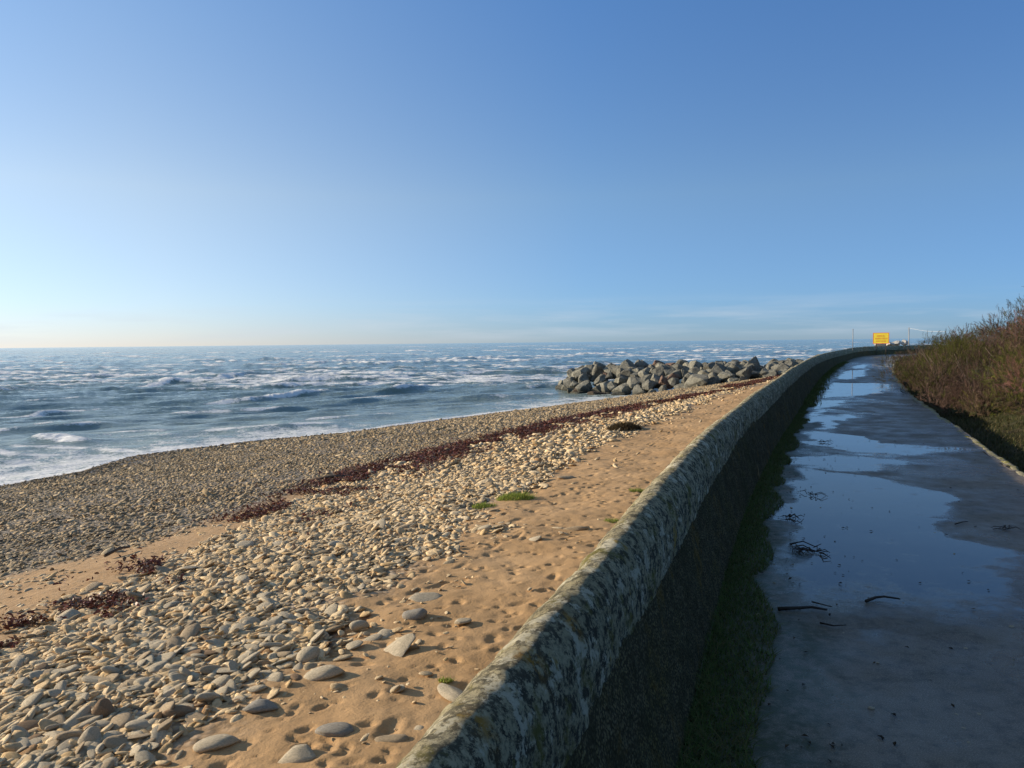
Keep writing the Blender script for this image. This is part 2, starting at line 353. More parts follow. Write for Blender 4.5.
# ------------------------------------------------------------------ BEACH
def build_beach():
    y = [-9.0]
    sr = [float(sY(-20))]
    while sr[-1] < 120:
        s = sr[-1]
        if s < -1: d = .35
        elif s < 1.5: d = .08
        elif s < 9: d = .02
        else: d = .02+(s-9)*.0042
        sr.append(s+d)
    s = np.array(sr); ac = [0.30]
    while ac[-1] < 75:
        a = ac[-1]; ac.append(a+(.02 if a < 7 else .02+(a-7)*.006))
    a = np.array(ac); S, A = np.meshgrid(s, a, indexing='ij'); P, Nn = cpt(s)
    X = P[:, 0][:, None]+Nn[:, 0][:, None]*A; Y = P[:, 1][:, None]+Nn[:, 1][:, None]*A
    Z = beach_sa(S.ravel(), A.ravel()).reshape(S.shape)
    sand = 1-sst(-.3, .5, A-bA(S)); strip = sst(-.2, .2, A-bB(S))*(1-sst(-.3, .3, A-bC(S)))
    nearw = sst(1, .0, A/width(S))
    fade = 1-sst(20, 50, S)
    Z += (fbm(X*1.3, Y*1.3, 4, 3)-.5)*.09*np.clip(sand+.4, 0, 1)*(nearw > 0)
    Z += (fbm(X*9, Y*9, 3, 13)-.5)*.016*np.clip(sand+strip*.6, 0, 1)
    # footprints, in walking lines parallel to the wall, and small pocks
    r = np.random.default_rng(3)
    def dimple(px, py, ang, lx, ly, dep):
        s1, a1 = sa(px, py); s1 = s1[0]; a1 = a1[0]; Rr = lx*2.2+.05
        i0, i1 = np.searchsorted(s, [s1-Rr*1.2, s1+Rr*1.2]); j0, j1 = np.searchsorted(a, [a1-Rr*1.2, a1+Rr*1.2])
        if i1 <= i0 or j1 <= j0: return
        dx = X[i0:i1, j0:j1]-px; dy = Y[i0:i1, j0:j1]-py; c, q = math.cos(ang), math.sin(ang)
        e = np.sqrt(((dx*c+dy*q)/lx)**2+((-dx*q+dy*c)/ly)**2)*(.7+.6*vn((dx+px)*28, (dy+py)*28, 5))
        Z[i0:i1, j0:j1] += -dep*np.clip(1-e**1.8, 0, 1) + dep*.13*np.exp(-((e-1.25)/.25)**2)
    for k in range(7):
        a0 = r.uniform(.7, 3.0); s1 = r.uniform(2, 8); drift = r.uniform(-.01, .03)
        while s1 < 42:
            amax = float(bA(s1)); aq = a0+drift*s1+r.normal(0, .1)
            if .5 < aq < amax+.1:
                p, nn = cpt(s1); dimple(p[0]+nn[0]*aq, p[1]+nn[1]*aq, math.atan2(-nn[0], nn[1])+r.normal(0, .3)+0, r.uniform(.06, .13), r.uniform(.03, .06), r.uniform(.008, .026))
            s1 += r.uniform(.4, .8)
    for k in range(3600):
        s1 = 1.5+40*r.random()**1.5; am = float(bA(s1)); aq = r.uniform(.4, am+.3); p, nn = cpt(s1); q = r.uniform(.012, .045)
        dimple(p[0]+nn[0]*aq, p[1]+nn[1]*aq, r.uniform(0, 3), q*1.3, q*.8, q*r.uniform(.3, .6))
    t = A/width(S)
    shg = np.clip(sst(-.25, .35, A-bA(S)+(fbm(X*1.5, Y*1.5, 3, 8)-.5)*1.2), 0, 1)
    shg *= 1-.85*sst(-.1, .1, A-bB(S))*(1-sst(-.2, .4, A-bC(S)))*(1-sst(9, 14, S))
    wet = sst(.86, .97, t+(fbm(X*.5, Y*.5, 3, 9)-.5)*.08)
    V = np.stack([X, Y, Z], -1).reshape(-1, 3)
    o = npmesh('beach', V, grid_faces(*S.shape)[:, ::-1], M['sand'], True, {'shingle': shg.ravel(), 'wet': wet.ravel()})
    tag(o, kind='structure')
build_beach()
# ------------------------------------------------------------------ PEBBLES
IV, IF = ico(2); IV1, IF1 = ico(1); IV3, IF3 = ico(3)
def stone_shape(r, V, rough=.12, planes=7):
    d = np.array([r.normal(size=3) for _ in range(planes)]); d /= np.linalg.norm(d, axis=1)[:, None]
    off = r.uniform(.58, .98, planes); V = V.copy()
    for n_, o_ in zip(d, off):
        k = V@n_; ex = np.clip(k-o_, 0, None); V -= ex[:, None]*n_*.92
    return V
pr = np.random.default_rng(5)
P42 = [stone_shape(pr, IV) for _ in range(8)]; P12 = [stone_shape(pr, IV1) for _ in range(6)]
TINT = np.array([(.55, .45, .30), (.46, .37, .24), (.62, .53, .38), (.38, .325, .235), (.48, .365, .21), (.29, .235, .16), (.53, .46, .34), (.34, .22, .115)])
TINT = TINT*np.array([1.2, 1.09, .93])
TP = np.array([.22, .2, .14, .14, .12, .06, .1, .02])
def rotm(yaw, tx, ty):
    cy, sy = np.cos(yaw), np.sin(yaw); cx, sx = np.cos(tx), np.sin(tx); cz, sz = np.cos(ty), np.sin(ty)
    Z_ = np.zeros_like(yaw); O_ = np.ones_like(yaw)
    Rz = np.stack([cy, -sy, Z_, sy, cy, Z_, Z_, Z_, O_], -1).reshape(-1, 3, 3)
    Rx = np.stack([O_, Z_, Z_, Z_, cx, -sx, Z_, sx, cx], -1).reshape(-1, 3, 3)
    Ry = np.stack([cz, Z_, sz, Z_, O_, Z_, -sz, Z_, cz], -1).reshape(-1, 3, 3)
    return Rx@Ry@Rz
def gen_pebbles():
    r = np.random.default_rng(21); out = []
    # candidate points in (s, a), denser close to the camera
    def scatter(smin, smax, amin, amax, dens, sz, zfun, zsink=.1, szj=.35, grey=0):
        n = int((smax-smin)*(amax-amin)*dens); s = r.uniform(smin, smax, n); a = r.uniform(amin, amax, n)
        p, nn = cpt(s); x = p[:, 0]+nn[:, 0]*a; y = p[:, 1]+nn[:, 1]*a
        keep = r.random(n) < zfun(s, a, x, y); 
        # inside the field of view (with margin for a side step)
        keep &= (np.abs(x) < .95*y+3) & (y > 2)
        s, a, x, y = s[keep], a[keep], x[keep], y[keep]; n = len(s)
        size = sz*np.exp(r.normal(0, szj, n)); z = beach_sa(s, a)
        ti = TINT[r.choice(8, n, p=TP)]*(1-.5*sst(.90, .985, a/width(s)))[:, None]*(1-grey*.36)*r.uniform(.85, 1.15, n)[:, None]
        out.append((x, y, z+size*.12-zsink*size, size, ti))
    bank = lambda k0, k1: (lambda s, a, x, y: sst(-.35, .45, a-bA(s)+(fbm(x*1.3, y*1.3, 3, 8)-.5)*1.6)*(1-sst(-.1, .5, a-bB(s)+(fbm(x, y, 3, 18)-.5)*1.2)))
    shingle = lambda s, a, x, y: sst(-.3, .5, a-bC(s)+(fbm(x, y, 3, 28)-.5)*1.4)*(1-sst(.985, 1.02, a/width(s)))
    strip = lambda s, a, x, y: sst(-.1, .2, a-bB(s))*(1-sst(-.2, .3, a-bC(s)))*.75*sst(.40, .62, fbm(x*1.4, y*1.4, 4, 38))
    sandz = lambda s, a, x, y: (1-sst(-.3, .3, a-bA(s)))*(.05+.95*sst(-1.8, -.2, a-bA(s)))*.75*sst(.35, .65, fbm(x*1.1, y*1.1, 3, 48))
    scatter(-2, 5, 1, 13, 950, .026, bank(0, 1)); scatter(-2, 5, 1, 13, 420, .042, bank(0, 1), -.05, .28)
    scatter(5, 12, 1.0, 13, 700, .026, bank(0, 1)); scatter(5, 12, 1.0, 13, 270, .042, bank(0, 1), -.05, .28)
    scatter(12, 25, 1, 14, 270, .036, bank(0, 1)); scatter(12, 25, 1, 14, 60, .058, bank(0, 1), -.1)
    scatter(25, 60, 0.5, 13, 90, .052, bank(0, 1))
    scatter(-6, 8, 5, 23, 330, .027, shingle, grey=1); scatter(8, 20, 5, 24, 190, .034, shingle, grey=1); scatter(20, 60, 2, 24, 75, .048, shingle, grey=1)
    scatter(-4, 14, 4, 14, 260, .024, strip)
    scatter(0, 10, .4, 9, 22, .036, sandz, .3, .5); scatter(0, 10, .4, 9, 70, .014, sandz, 0, .5); scatter(10, 40, .4, 8, 8, .045, sandz)
    x, y, z, sz, ti = [np.concatenate([o[k] for o in out]) for k in range(5)]
    return x, y, z, sz, ti
px_, py_, pz_, psz, pti = gen_pebbles()
dist = np.sqrt(px_**2+py_**2+pz_**2)
app = psz/dist
inview = (np.abs(px_) < .67*py_) & (pz_/py_ > -.60)
order = np.argsort(-app*inview)[:270]
selm = np.zeros(len(px_), bool); selm[order] = True
r = np.random.default_rng(77)
n = len(px_); yaw = r.uniform(0, 6.28, n)
# flat stones lie shingled, dipping towards the sea
tx = r.normal(0, .28, n); ty = r.normal(-.12, .30, n)
RM = rotm(yaw, tx, ty); SC = np.stack([psz*r.uniform(.95, 1.75, n), psz*r.uniform(.6, 1.0, n), psz*r.uniform(.18, .42, n)], -1)
near = (dist < 13)
def bake(mask, protos, faces):
    idx = np.where(mask)[0]; which = r.integers(0, len(protos), len(idx)); Vs = []; Fs = []; Ts = []; k = 0; nv = len(protos[0])
    for w_ in range(len(protos)):
        j = idx[which == w_]
        if len(j) == 0: continue
        # local scale happens before rotation about z, then tilt
        L = protos[w_][None]*SC[j][:, None, :]; L = np.einsum('nij,nvj->nvi', RM[j], L)
        L += np.stack([px_[j], py_[j], pz_[j]], -1)[:, None, :]
        Vs.append(L.reshape(-1, 3)); Fs.append((faces[None]+(np.arange(len(j))*nv)[:, None, None]).reshape(-1, 3)+k); k += len(j)*nv
        Ts.append(np.repeat(pti[j], nv, axis=0))
    return np.vstack(Vs), np.vstack(Fs), np.vstack(Ts)
a1 = bake(near & ~selm, P42, IF); a2 = bake(~near & ~selm, P12, IF1)
o = npmesh('pebbles', np.vstack([a1[0], a2[0]]), np.vstack([a1[1], a2[1]+len(a1[0])]), M['pebble'], True, {'tint': np.vstack([a1[2], a2[2]])})
tag(o, 'countless smaller tan and grey pebbles covering the beach', 'pebbles', kind='stuff')
print('pebbles', n, near.sum())
P162 = [stone_shape(pr, IV3, planes=10) for _ in range(6)]
SM = {}
def stone_mesh(k, mk):
    if (k, mk) not in SM:
        SM[(k, mk)] = npmesh('beach_stone', P162[k], IF3, M[mk], True, link=False)
    return SM[(k, mk)]
names = {'stone_cream': 'pale cream', 'stone_tan': 'tan', 'stone_grey': 'grey', 'stone_brown': 'rust brown'}
for j in order:
    c = pti[j]; mk = min((('stone_cream', .54, .455), ('stone_tan', .43, .33), ('stone_grey', .36, .31), ('stone_brown', .32, .20)), key=lambda t: abs(c[0]-t[1])+2*abs((c[0]-c[1])-(t[1]-t[2])))[0]
    o = bpy.data.objects.new('beach_stone', stone_mesh(int(r.integers(0, 6)), mk)); C.objects.link(o)
    o.matrix_world = Matrix.Translation((px_[j], py_[j], pz_[j])) @ Matrix(RM[j].tolist()).to_4x4() @ Matrix.Diagonal((*SC[j], 1))
    tag(o, 'larger %s flat stone in the near cobble bank at lower left' % names[mk], 'stone', 'larger stones of the near cobble bank')
big = [((325, 677), .145, .08, .045, 'stone_cream', .1, 'long flat pale stone casting a shadow on open sand, right of the cobble bank'),
       ((310, 658), .10, .075, .05, 'stone_cream', .8, 'blocky cream stone on sand just above the long flat pale stone'),
       ((415, 617), .105, .075, .05, 'stone_grey', 0, 'smooth dark grey oval stone alone on the sand, farthest toward the wall'),
       ((423, 598), .16, .10, .02, 'stone_cream', .2, 'flat pale slab half sunk in sand above the dark grey oval stone'),
       ((180, 715), .13, .055, .04, 'stone_brown', .5, 'brown elongated stone tilted on edge at the foot of the cobble bank'),
       ((298, 758), .13, .075, .035, 'stone_cream', -.1, 'flat cream stone at the very bottom edge, nearest to the camera on sand'),
       ((262, 708), .13, .09, .03, 'stone_grey', .3, 'thin grey slab lying flat on sand between brown tilted stone and wall'),
       ((335, 733), .12, .08, .03, 'stone_grey', .1, 'grey flattened stone on sand above the nearest cream stone'),
       ((218, 746), .13, .08, .035, 'stone_cream', .3, 'rounded pale stone at the lower edge of the cobble bank'),
       ((360, 628), .09, .05, .04, 'stone_cream', .6, 'small cream wedge stone leaning on sand left of the dark grey oval stone'),
       ((104, 716), .09, .07, .07, 'stone_brown', .2, 'upright brown pointed stone standing among the cobbles'),
       ((92, 743), .08, .06, .06, 'stone_cream', .0, 'blocky off-white stone beside the upright pointed stone'),
       ((392, 741), .10, .05, .025, 'stone_tan', 0, 'small flat tan stone on sand near the bottom of the wall'),
       ((462, 622), .08, .05, .02, 'stone_cream', .4, 'small pale stone half buried in sand close to the wall'),
       ((452, 694), .13, .07, .025, 'stone_cream', -.9, 'long pale sliver of stone at the foot of the wall beside the green tuft'),
       ((243, 547), .13, .09, .05, 'stone_cream', .2, 'large whitish stone at the seaweed line, biggest of those around it'),
       ((566, 478), .16, .09, .03, 'stone_tan', .4, 'flat tan stone alone on the sand halfway up beside the wall')]
for (uu, vv), lx, ly, lz, mk, yw, lab in big:
    p = onbeach(uu, vv); me = stone_mesh(int(r.integers(0, 6)), mk); o = bpy.data.objects.new('beach_stone', me); C.objects.link(o)
    o.location = (p[0], p[1], p[2]+lz*.35); o.scale = (lx*.95, ly*.95, lz*1.1); o.rotation_euler = (r.normal(0, .12), r.normal(0, .1), yw)
    tag(o, lab, 'stone', 'single stones scattered on the sand')
# ------------------------------------------------------------------ RED SEAWEED LINE
def build_weed():
    r = np.random.default_rng(9); V = []; T = []
    n = 120000; s = r.uniform(-3, 60, n); off = r.normal(0, 1, n)
    # patchy: thin and broken near, a broad band further on
    wd = np.interp(s, [-3, 4, 8, 12, 20, 40, 60], [.22, .42, .75, .95, .8, .6, .7])
    a = bB(s)+off*wd*.55+.1; p, nn = cpt(s); x = p[:, 0]+nn[:, 0]*a; y = p[:, 1]+nn[:, 1]*a
    m = fbm(x*1.3, y*1.3, 5, 61); dn = np.interp(s, [-3, 5, 10, 14, 60], [.70, .64, .52, .41, .50]); keep = (m > dn+.10*sst(22, 40, s)) & (y > 2) & (np.abs(x) < .95*y+3)
    s, a, x, y = s[keep], a[keep], x[keep], y[keep]; n = len(s); z = beach_sa(s, a)+r.uniform(.01, .07, n)
    L = r.uniform(.022, .065, n)*np.clip(.7+s*.03, .8, 2); w = L*r.uniform(.15, .45, n); yaw = r.uniform(0, 6.28, n)
    base = np.array([[-1, -.5, 0], [0, -.9, .35], [1, -.3, 0], [1, .4, .1], [0, .7, .45], [-1, .5, .05]], float)
    RMx = rotm(yaw, r.normal(0, .6, n), r.normal(0, .5, n))
    Lc = base[None]*np.stack([L*.6, w, L*.4], -1)[:, None, :]; Lc = np.einsum('nij,nvj->nvi', RMx, Lc)+np.stack([x, y, z], -1)[:, None, :]
    f = np.array([[0, 1, 4, 5], [1, 2, 3, 4]]); Fs = (f[None]+(np.arange(n)*6)[:, None, None]).reshape(-1, 4)
    tc = np.array([(.15, .05, .035), (.20, .07, .045), (.10, .04, .03), (.20, .12, .07)])[r.integers(0, 4, n)]*r.uniform(.7, 1.2, n)[:, None]
    o = npmesh('seaweed', Lc.reshape(-1, 3), Fs, M['weed'], False, {'tint': np.repeat(tc, 6, axis=0)})
    tag(o, 'line of dark red seaweed washed up along the pebble beach', 'seaweed', kind='stuff')
build_weed()
# ------------------------------------------------------------------ SEA WALL
def build_wall():
    root = empty('sea_wall', (0, 0, 0)); tag(root, 'long low sea wall with rounded lichen covered top curving between beach and path', 'wall')
    sr = [float(sY(-12))]; smax = 75
    while sr[-1] < smax:
        s = sr[-1]; sr.append(s+(.3 if s < -1 else .016 if s < 6 else min(.016+(s-6)*.005, .3)))
    s = np.array(sr); P, Nn = cpt(s); zp = path_z(s); zc = crest_z(s); hh = zc-zp
    def strip(name, prof, m, cm, dispA, n):
        # prof: list of (distance left of foot, height fraction code) -> dense resample
        pr_ = catmull(prof, .012) if n else np.array(prof); d = pr_[:, 0]; q = pr_[:, 1]
        Lp = np.concatenate([[0], np.cumsum(np.hypot(np.diff(d), np.diff(q)))])
        D, S = np.meshgrid(d, s); Q = np.broadcast_to(q, D.shape)
        L2 = np.broadcast_to(Lp, D.shape)
        Zc = zc[:, None]+Q           # heights hang from the crest
        # profile normal
        gn = np.stack([np.gradient(q), -np.gradient(d)], 1); gn /= np.linalg.norm(gn, axis=1)[:, None]+1e-9
        dis = (fbm(S*9, L2*9, 5, cm)-.5)*dispA*2.0+(fbm(S*32, L2*26, 3, cm+3)-.5)*dispA*.8+(fbm(S*.8, L2*.5, 2, cm+7)-.5)*.03
        sg = -1
        D2 = D+sg*gn[:, 0][None]*dis; Z2 = Zc+sg*gn[:, 1][None]*dis
        X = P[:, 0][:, None]+Nn[:, 0][:, None]*D2; Y = P[:, 1][:, None]+Nn[:, 1][:, None]*D2
        V = np.stack([X, Y, Z2], -1).reshape(-1, 3)
        at = {'prof': 1-(L2/Lp[-1]).ravel()}
        mu = np.zeros(len(V))
        for uu, vv, rr in ((530, 668, .035), (480, 735, .03), (690, 560, .03), (570, 625, .03)):
            q3 = onz(uu, vv, -.80); mu = np.maximum(mu, np.exp(-((V[:, 0]-q3[0])**2+(V[:, 1]-q3[1])**2)/rr**2))
        at['mustard'] = mu
        o = npmesh(name, V, grid_faces(*D.shape), m, True, at, np.stack([S.ravel(), L2.ravel()], -1)); child(o, root)
    # coping from path side (right) over the crest to the beach side (left)
    cop = [(.125, -.29), (.127, -.21), (.135, -.14), (.153, -.075), (.182, -.028), (.222, -.003), (.265, -.006), (.308, -.035), (.345, -.085), (.370, -.15), (.383, -.22), (.386, -.29)]
    strip('coping', cop, M['coping'], 100, .012, 1)
    strip('wall_face', [(-.03, -1.05), (-.01, -.85), (.05, -.62), (.10, -.40), (.135, -.28), (.16, -.22)], M['wallface'], 140, .014, 1)
    strip('beach_face', [(.37, -.25), (.40, -.6), (.46, -1.0), (.53, -1.7)], M['wallface'], 160, .01, 1)
build_wall()
# ------------------------------------------------------------------ PATH
def path_w(s):
    y = np.interp(s, CS, CP[:, 1])
    return _pw(s)
EP = np.array([onpath(u, v)[:2] for u, v in [(1022, 472), (1003, 461), (961, 431), (936, 414), (893, 370)]])
es, ea = sa(EP[:, 0], EP[:, 1]); print('edge', es, ea)
def _pw(s): return np.interp(s, [-30, es[0], es[1], es[2], es[3], es[4], 55, 70], [-ea[0]+.05, -ea[0], -ea[1], -ea[2], -ea[3], -ea[4], 2.4, 2.4])
PUD = [[(803, 468), (870, 477), (935, 491), (950, 512), (962, 533), (985, 545), (1035, 568), (1050, 610), (960, 613), (900, 603), (830, 603), (790, 598), (748, 588), (775, 578), (778, 540), (772, 512), (788, 488)],
       [(800, 432), (850, 434), (890, 444), (1000, 449), (900, 457), (840, 452), (822, 446), (806, 440)], [(770, 458), (830, 455), (905, 458), (915, 464), (860, 470), (810, 468), (775, 464)],
       [(798, 419), (855, 414), (862, 417), (850, 421), (800, 422)], [(812, 399), (845, 400), (842, 406), (822, 410), (838, 428), (815, 430), (812, 412)],
       [(822, 391), (830, 383), (868, 383), (896, 384), (894, 389), (880, 393), (852, 397), (818, 398)], [(834, 378), (842, 371), (868, 369), (866, 376), (850, 380)], [(850, 367), (868, 363), (867, 368), (852, 369)]]
def inpoly(x, y, poly):
    c = np.zeros(x.shape, bool); j = len(poly)-1
    for i in range(len(poly)):
        xi, yi = poly[i]; xj, yj = poly[j]
        m = ((yi > y) != (yj > y)) & (x < (xj-xi)*(y-yi)/(yj-yi+1e-12)+xi); c ^= m; j = i
    return c
def build_path():
    sr = [-22.0]
    while sr[-1] < 64:
        s = sr[-1]; sr.append(s+(.3 if s < 1 else .04 if s < 12 else .04+(s-12)*.004))
    s = np.array(sr); q = np.linspace(0, 1, 80); S, Q = np.meshgrid(s, q, indexing='ij'); B = Q*(_pw(s)[:, None]+.0)
    B = B+(vn(S*1.7, S*0, 71)-.5)*.10*(Q > .98)
    P, Nn = cpt(s); X = P[:, 0][:, None]-Nn[:, 0][:, None]*B; Y = P[:, 1][:, None]-Nn[:, 1][:, None]*B
    Z = path_z(s)[:, None]+(fbm(X*.6, Y*.6, 3, 72)-.5)*.004+0*Q
    xw = X+(fbm(X*2.5, Y*2.5, 4, 73)-.5)*.6; yw = Y+(fbm(X*2.5, Y*2.5, 4, 74)-.5)*.8
    pud = np.zeros(X.shape)
    for pl in PUD:
        wp = [tuple(onpath(u, v)[:2]) for u, v in pl]
        acc = 0
        for dx, dy in ((0, 0), (.05, 0), (-.05, 0), (0, .09), (0, -.09), (.02, .2), (-.02, -.2)): acc = acc+inpoly(xw+dx, yw+dy, wp)
        acc2 = 0
        for dx, dy in ((0, .15), (0, .3), (0, .45), (0, .6), (0, -.15), (0, -.3), (0, -.45), (0, -.6), (.1, 0), (-.1, 0)): acc2 = acc2+inpoly(xw+dx, yw+dy, wp)
        k_ = 1-sst(5.5, 7.5, Y); pud = np.maximum(pud, acc/7.*(1-k_)+acc2/10.*k_)
    near = 1-sst(3.5, 6.5, S); pud = pud*.8
    damp = np.clip(.35+.9*(fbm(X*.7, Y*.5, 3, 75))+.0, 0, 1)*sst(0, .5, B)
    pud = np.maximum(pud, .40*sst(.52, .66, fbm(X*.45, Y*.3, 4, 78)))
    pud = np.maximum(pud, .46*np.exp(-((Y-4.5)/.55)**2)*sst(.3, .6, fbm(X*1.2, Y*2, 4, 77))*sst(.45, .8, B))
    moss = (1-sst(.35, .75, B+(fbm(X*2, Y*2, 3, 76)-.5)*.5))
    V = np.stack([X, Y, Z], -1).reshape(-1, 3)
    o = npmesh('path', V, grid_faces(*S.shape), M['asphalt'], True, {'puddle': pud.ravel(), 'damp': damp.ravel(), 'moss': moss.ravel()}); tag(o, kind='structure')
    # broken mossy concrete edge of the path
    s = s[s > -10]; w0 = _pw(s); prof = np.array([(-.05, -.004), (-.03, .006), (.02, .008), (.045, .002), (.055, -.05), (.055, -.35)])
    P, Nn = cpt(s); wob = (fbm(s*2.3, s*0, 5, 79)-.5)*.12
    D = w0[:, None]+wob[:, None]+prof[:, 0][None]*(1+1.1*(fbm(s*4, s*0, 3, 80)-.5))[:, None]; 
    Z = path_z(s)[:, None]+prof[:, 1][None]+((fbm(s*4.5, s*0, 4, 81)-.55)*.035)[:, None]*(prof[:, 1] > 0)
    X = P[:, 0][:, None]-Nn[:, 0][:, None]*D; Y = P[:, 1][:, None]-Nn[:, 1][:, None]*D
    o = npmesh('path_kerb', np.stack([X, Y, Z], -1).reshape(-1, 3), grid_faces(len(s), len(prof)), M['kerb'], True); tag(o, kind='structure')
build_path()
# ------------------------------------------------------------------ LAND RIGHT OF THE PATH
def land_z(x, y):
    s, a = sa(x, y); e = -a-_pw(s)   # distance to the right of the path edge
    b = path_z(s)
    z = b-.12+np.interp(e, [0, .4, 1.2, 3, 6, 12, 40, 400], [-.05, -.14, -.10, .6, 1.4, 2.0, 1.6, 0])*(1-.75*sst(30, 50, s))
    z = z+(fbm(x*.8, y*.8, 4, 91)-.5)*.25*sst(.1, 1.5, e)
    z = np.where(e < .03, b-.30, z); z = np.where(a > -_pw(s)*.5, -7, z); return z
def build_land():
    gx = np.concatenate([np.arange(-8, 34, .22), 34+np.cumsum(np.geomspace(.3, 500, 60))]); gy = np.concatenate([-np.cumsum(np.geomspace(.5, 300, 25))[::-1]-8, np.arange(-8, 64, .22), 64+np.cumsum(np.geomspace(.3, 300, 40))])
    X, Y = np.meshgrid(gx, gy, indexing='ij'); Z = land_z(X.ravel(), Y.ravel()).reshape(X.shape)
    o = npmesh('ground', np.stack([X, Y, Z], -1).reshape(-1, 3), grid_faces(*X.shape)[:, ::-1], M['earth'], True); tag(o, kind='structure')
build_land()
# ------------------------------------------------------------------ SEA
def build_sea():
    k = np.concatenate([np.arange(.1, 10, .22), np.arange(10, 160, .32), np.arange(160, 400, 8)])[::-1]; Yr = 4*760/k
    p = np.concatenate([np.linspace(-4, -.82, 90)[:-1], np.linspace(-.82, .80, 1250), np.linspace(.80, 6, 60)[1:]])
    Y, Pp = np.meshgrid(Yr, p, indexing='ij'); X = Pp*Y
    # random jitter-free swell; crests run roughly parallel to the shore
    def swell(x, y):
        h = 0
        wx = (fbm(x*.02, y*.02, 3, 201)-.5)*40; wy = (fbm(x*.02, y*.02, 3, 202)-.5)*40
        for (L, A, ang, sd) in ((21, .08, 122, 1), (13, .07, 128, 2), (8.2, .06, 114, 3), (5.1, .06, 140, 4), (3.1, .055, 112, 5), (34, .09, 120, 6), (1.9, .034, 140, 7), (1.2, .024, 120, 8)):
            d = (math.cos(R(ang)), math.sin(R(ang))); ph = ((x+wx*.35)*d[0]+(y+wy*.35)*d[1])*2*math.pi/L+sd
            env = .35+1.3*vn(x*.9/L+sd*7, y*.9/L, 210+sd)
            c = (1+np.cos(ph))/2; h = h+A*env*(2*c**1.8-.85)
        return h
    x = X.ravel(); y = Y.ravel()
    nearm = y < 160; depth = np.full(len(x), 5.0); s = np.zeros(len(x)); a = np.full(len(x), 99.); sn, an = sa(x[nearm], y[nearm])
    zt = np.interp(an/width(sn), _pt, _pz); depth[nearm] = SEA-zt; tt = np.full(len(x), 9.); tt[nearm] = an/width(sn); ds = np.full(len(x), 200.); ds[nearm] = an-width(sn)
    damp = np.clip(.08+depth/1.4, .06, 1)
    h = swell(x, y)*damp
    foam = np.zeros(len(x)); thin = np.zeros(len(x))
    br = [(35, 437, 82, 440, 1.25, .42), (-20, 413, 80, 405, .9, .4), (-30, 427, 60, 419, .6, .18), (55, 421, 112, 417, .7, .16), (-20, 393, 100, 387, .35, .35), (130, 386, 232, 376, 1.0, .5),
          (232, 376, 310, 371, .25, .45), (-10, 367, 75, 364, .9, .5), (90, 377, 185, 371, .8, .45), (262, 395, 315, 391, 1.1, .35), (310, 392, 405, 388, .25, .35), (395, 388, 442, 384, 1.15, .42), (480, 381, 512, 379, 1.0, .3),
          (488, 393, 545, 390, .6, .25), (140, 446, 250, 434, .8, .18), (110, 452, 200, 443, .7, .12), (300, 363, 372, 359, .8, .6), (160, 363, 285, 359, .8, .55), (370, 364, 452, 359, .85, .6), (505, 357, 605, 353, .8, .7),
          (610, 353, 720, 350, .9, .7), (700, 351, 765, 348, .7, .8), (548, 363, 655, 359, .6, .5), (418, 360, 500, 357, .7, .6), (0, 378, 60, 375, .6, .35), (250, 411, 330, 406, .35, .18), (330, 404, 420, 399, .3, .22), (160, 420, 250, 414, .3, .14), (430, 402, 500, 397, .45, .2), (170, 409, 270, 404, .8, .22), (420, 417, 480, 412, .7, .14), (345, 396, 400, 392, .8, .25), (205, 398, 255, 395, .85, .3), (20, 401, 110, 396, .8, .3), (90, 432, 170, 426, .7, .16), (300, 418, 380, 412, .8, .14), (500, 402, 560, 397, .6, .14), (-30, 450, 60, 452, .9, .2), (10, 444, 120, 446, .8, .15), (200, 430, 320, 421, .8, .14), (520, 385, 556, 383, .6, .2)]
    rr = np.random.default_rng(31); segs = []
    for u1, v1, u2, v2, fo, A in br:
        if fo < 1.2: du_ = (u2-u1)*.22; dv_ = (v2-v1)*.22; u1 -= du_; u2 += du_; v1 -= dv_; v2 += dv_
        segs.append((onz(u1, v1, -3.75), onz(u2, v2, -3.75), fo, A))
    for _ in range(520):
        D = 70*(1200/70)**(rr.random()**1.1); pp = rr.uniform(-.85, .75); cx, cy = pp*D, D; L = rr.uniform(5, 30)*(D/100)**.6; an_ = R(rr.normal(16, 8)); dx, dy = math.cos(an_)*L, math.sin(an_)*L
        segs.append((np.array([cx-dx, cy-dy]), np.array([cx+dx, cy+dy]), rr.uniform(.25, .95), rr.uniform(.2, .5)))
    for A_, B_, fo, Am in segs:
        ax, ay = A_[0], A_[1]; bx, by = B_[0], B_[1]; L = math.hypot(bx-ax, by-ay); ex, ey = (bx-ax)/L, (by-ay)/L; wdt = .5+.004*ay+.007*np.clip(ay-150, 0, None)
        m = (x > min(ax, bx)-8*wdt-L*.4) & (x < max(ax, bx)+8*wdt+L*.4) & (y > min(ay, by)-8*wdt-L*.4) & (y < max(ay, by)+8*wdt+L*.4); m = np.where(m)[0]
        if len(m) == 0: continue
        lx = (x[m]-ax)*ex+(y[m]-ay)*ey; cx = -(x[m]-ax)*ey+(y[m]-ay)*ex     # cx > 0 is seaward
        cx = cx+(fbm(lx*.18/wdt, lx*0+ax, 3, 55)-.5)*1.8*wdt
        env = np.exp(-(np.abs(lx/L-.5)/.56)**4); irr = .55+.9*fbm(lx*.35, cx*.15, 3, 56)
        prof = np.where(cx < 0, np.exp(-(cx/(.8*wdt))**2), np.exp(-(cx/(2.2*wdt))**2))
        h[m] += .42*Am*env*irr*prof*np.clip(damp[m]*1.6, 0, 1)
        ff = np.where(cx < 0, np.exp(-(cx/(.95*wdt))**2), np.exp(-(cx/(.75*wdt))**2))
        foam[m] = np.maximum(foam[m], fo*env*ff*(.3+1.3*fbm(lx*.35/wdt**.5, cx*.5, 3, 57)))
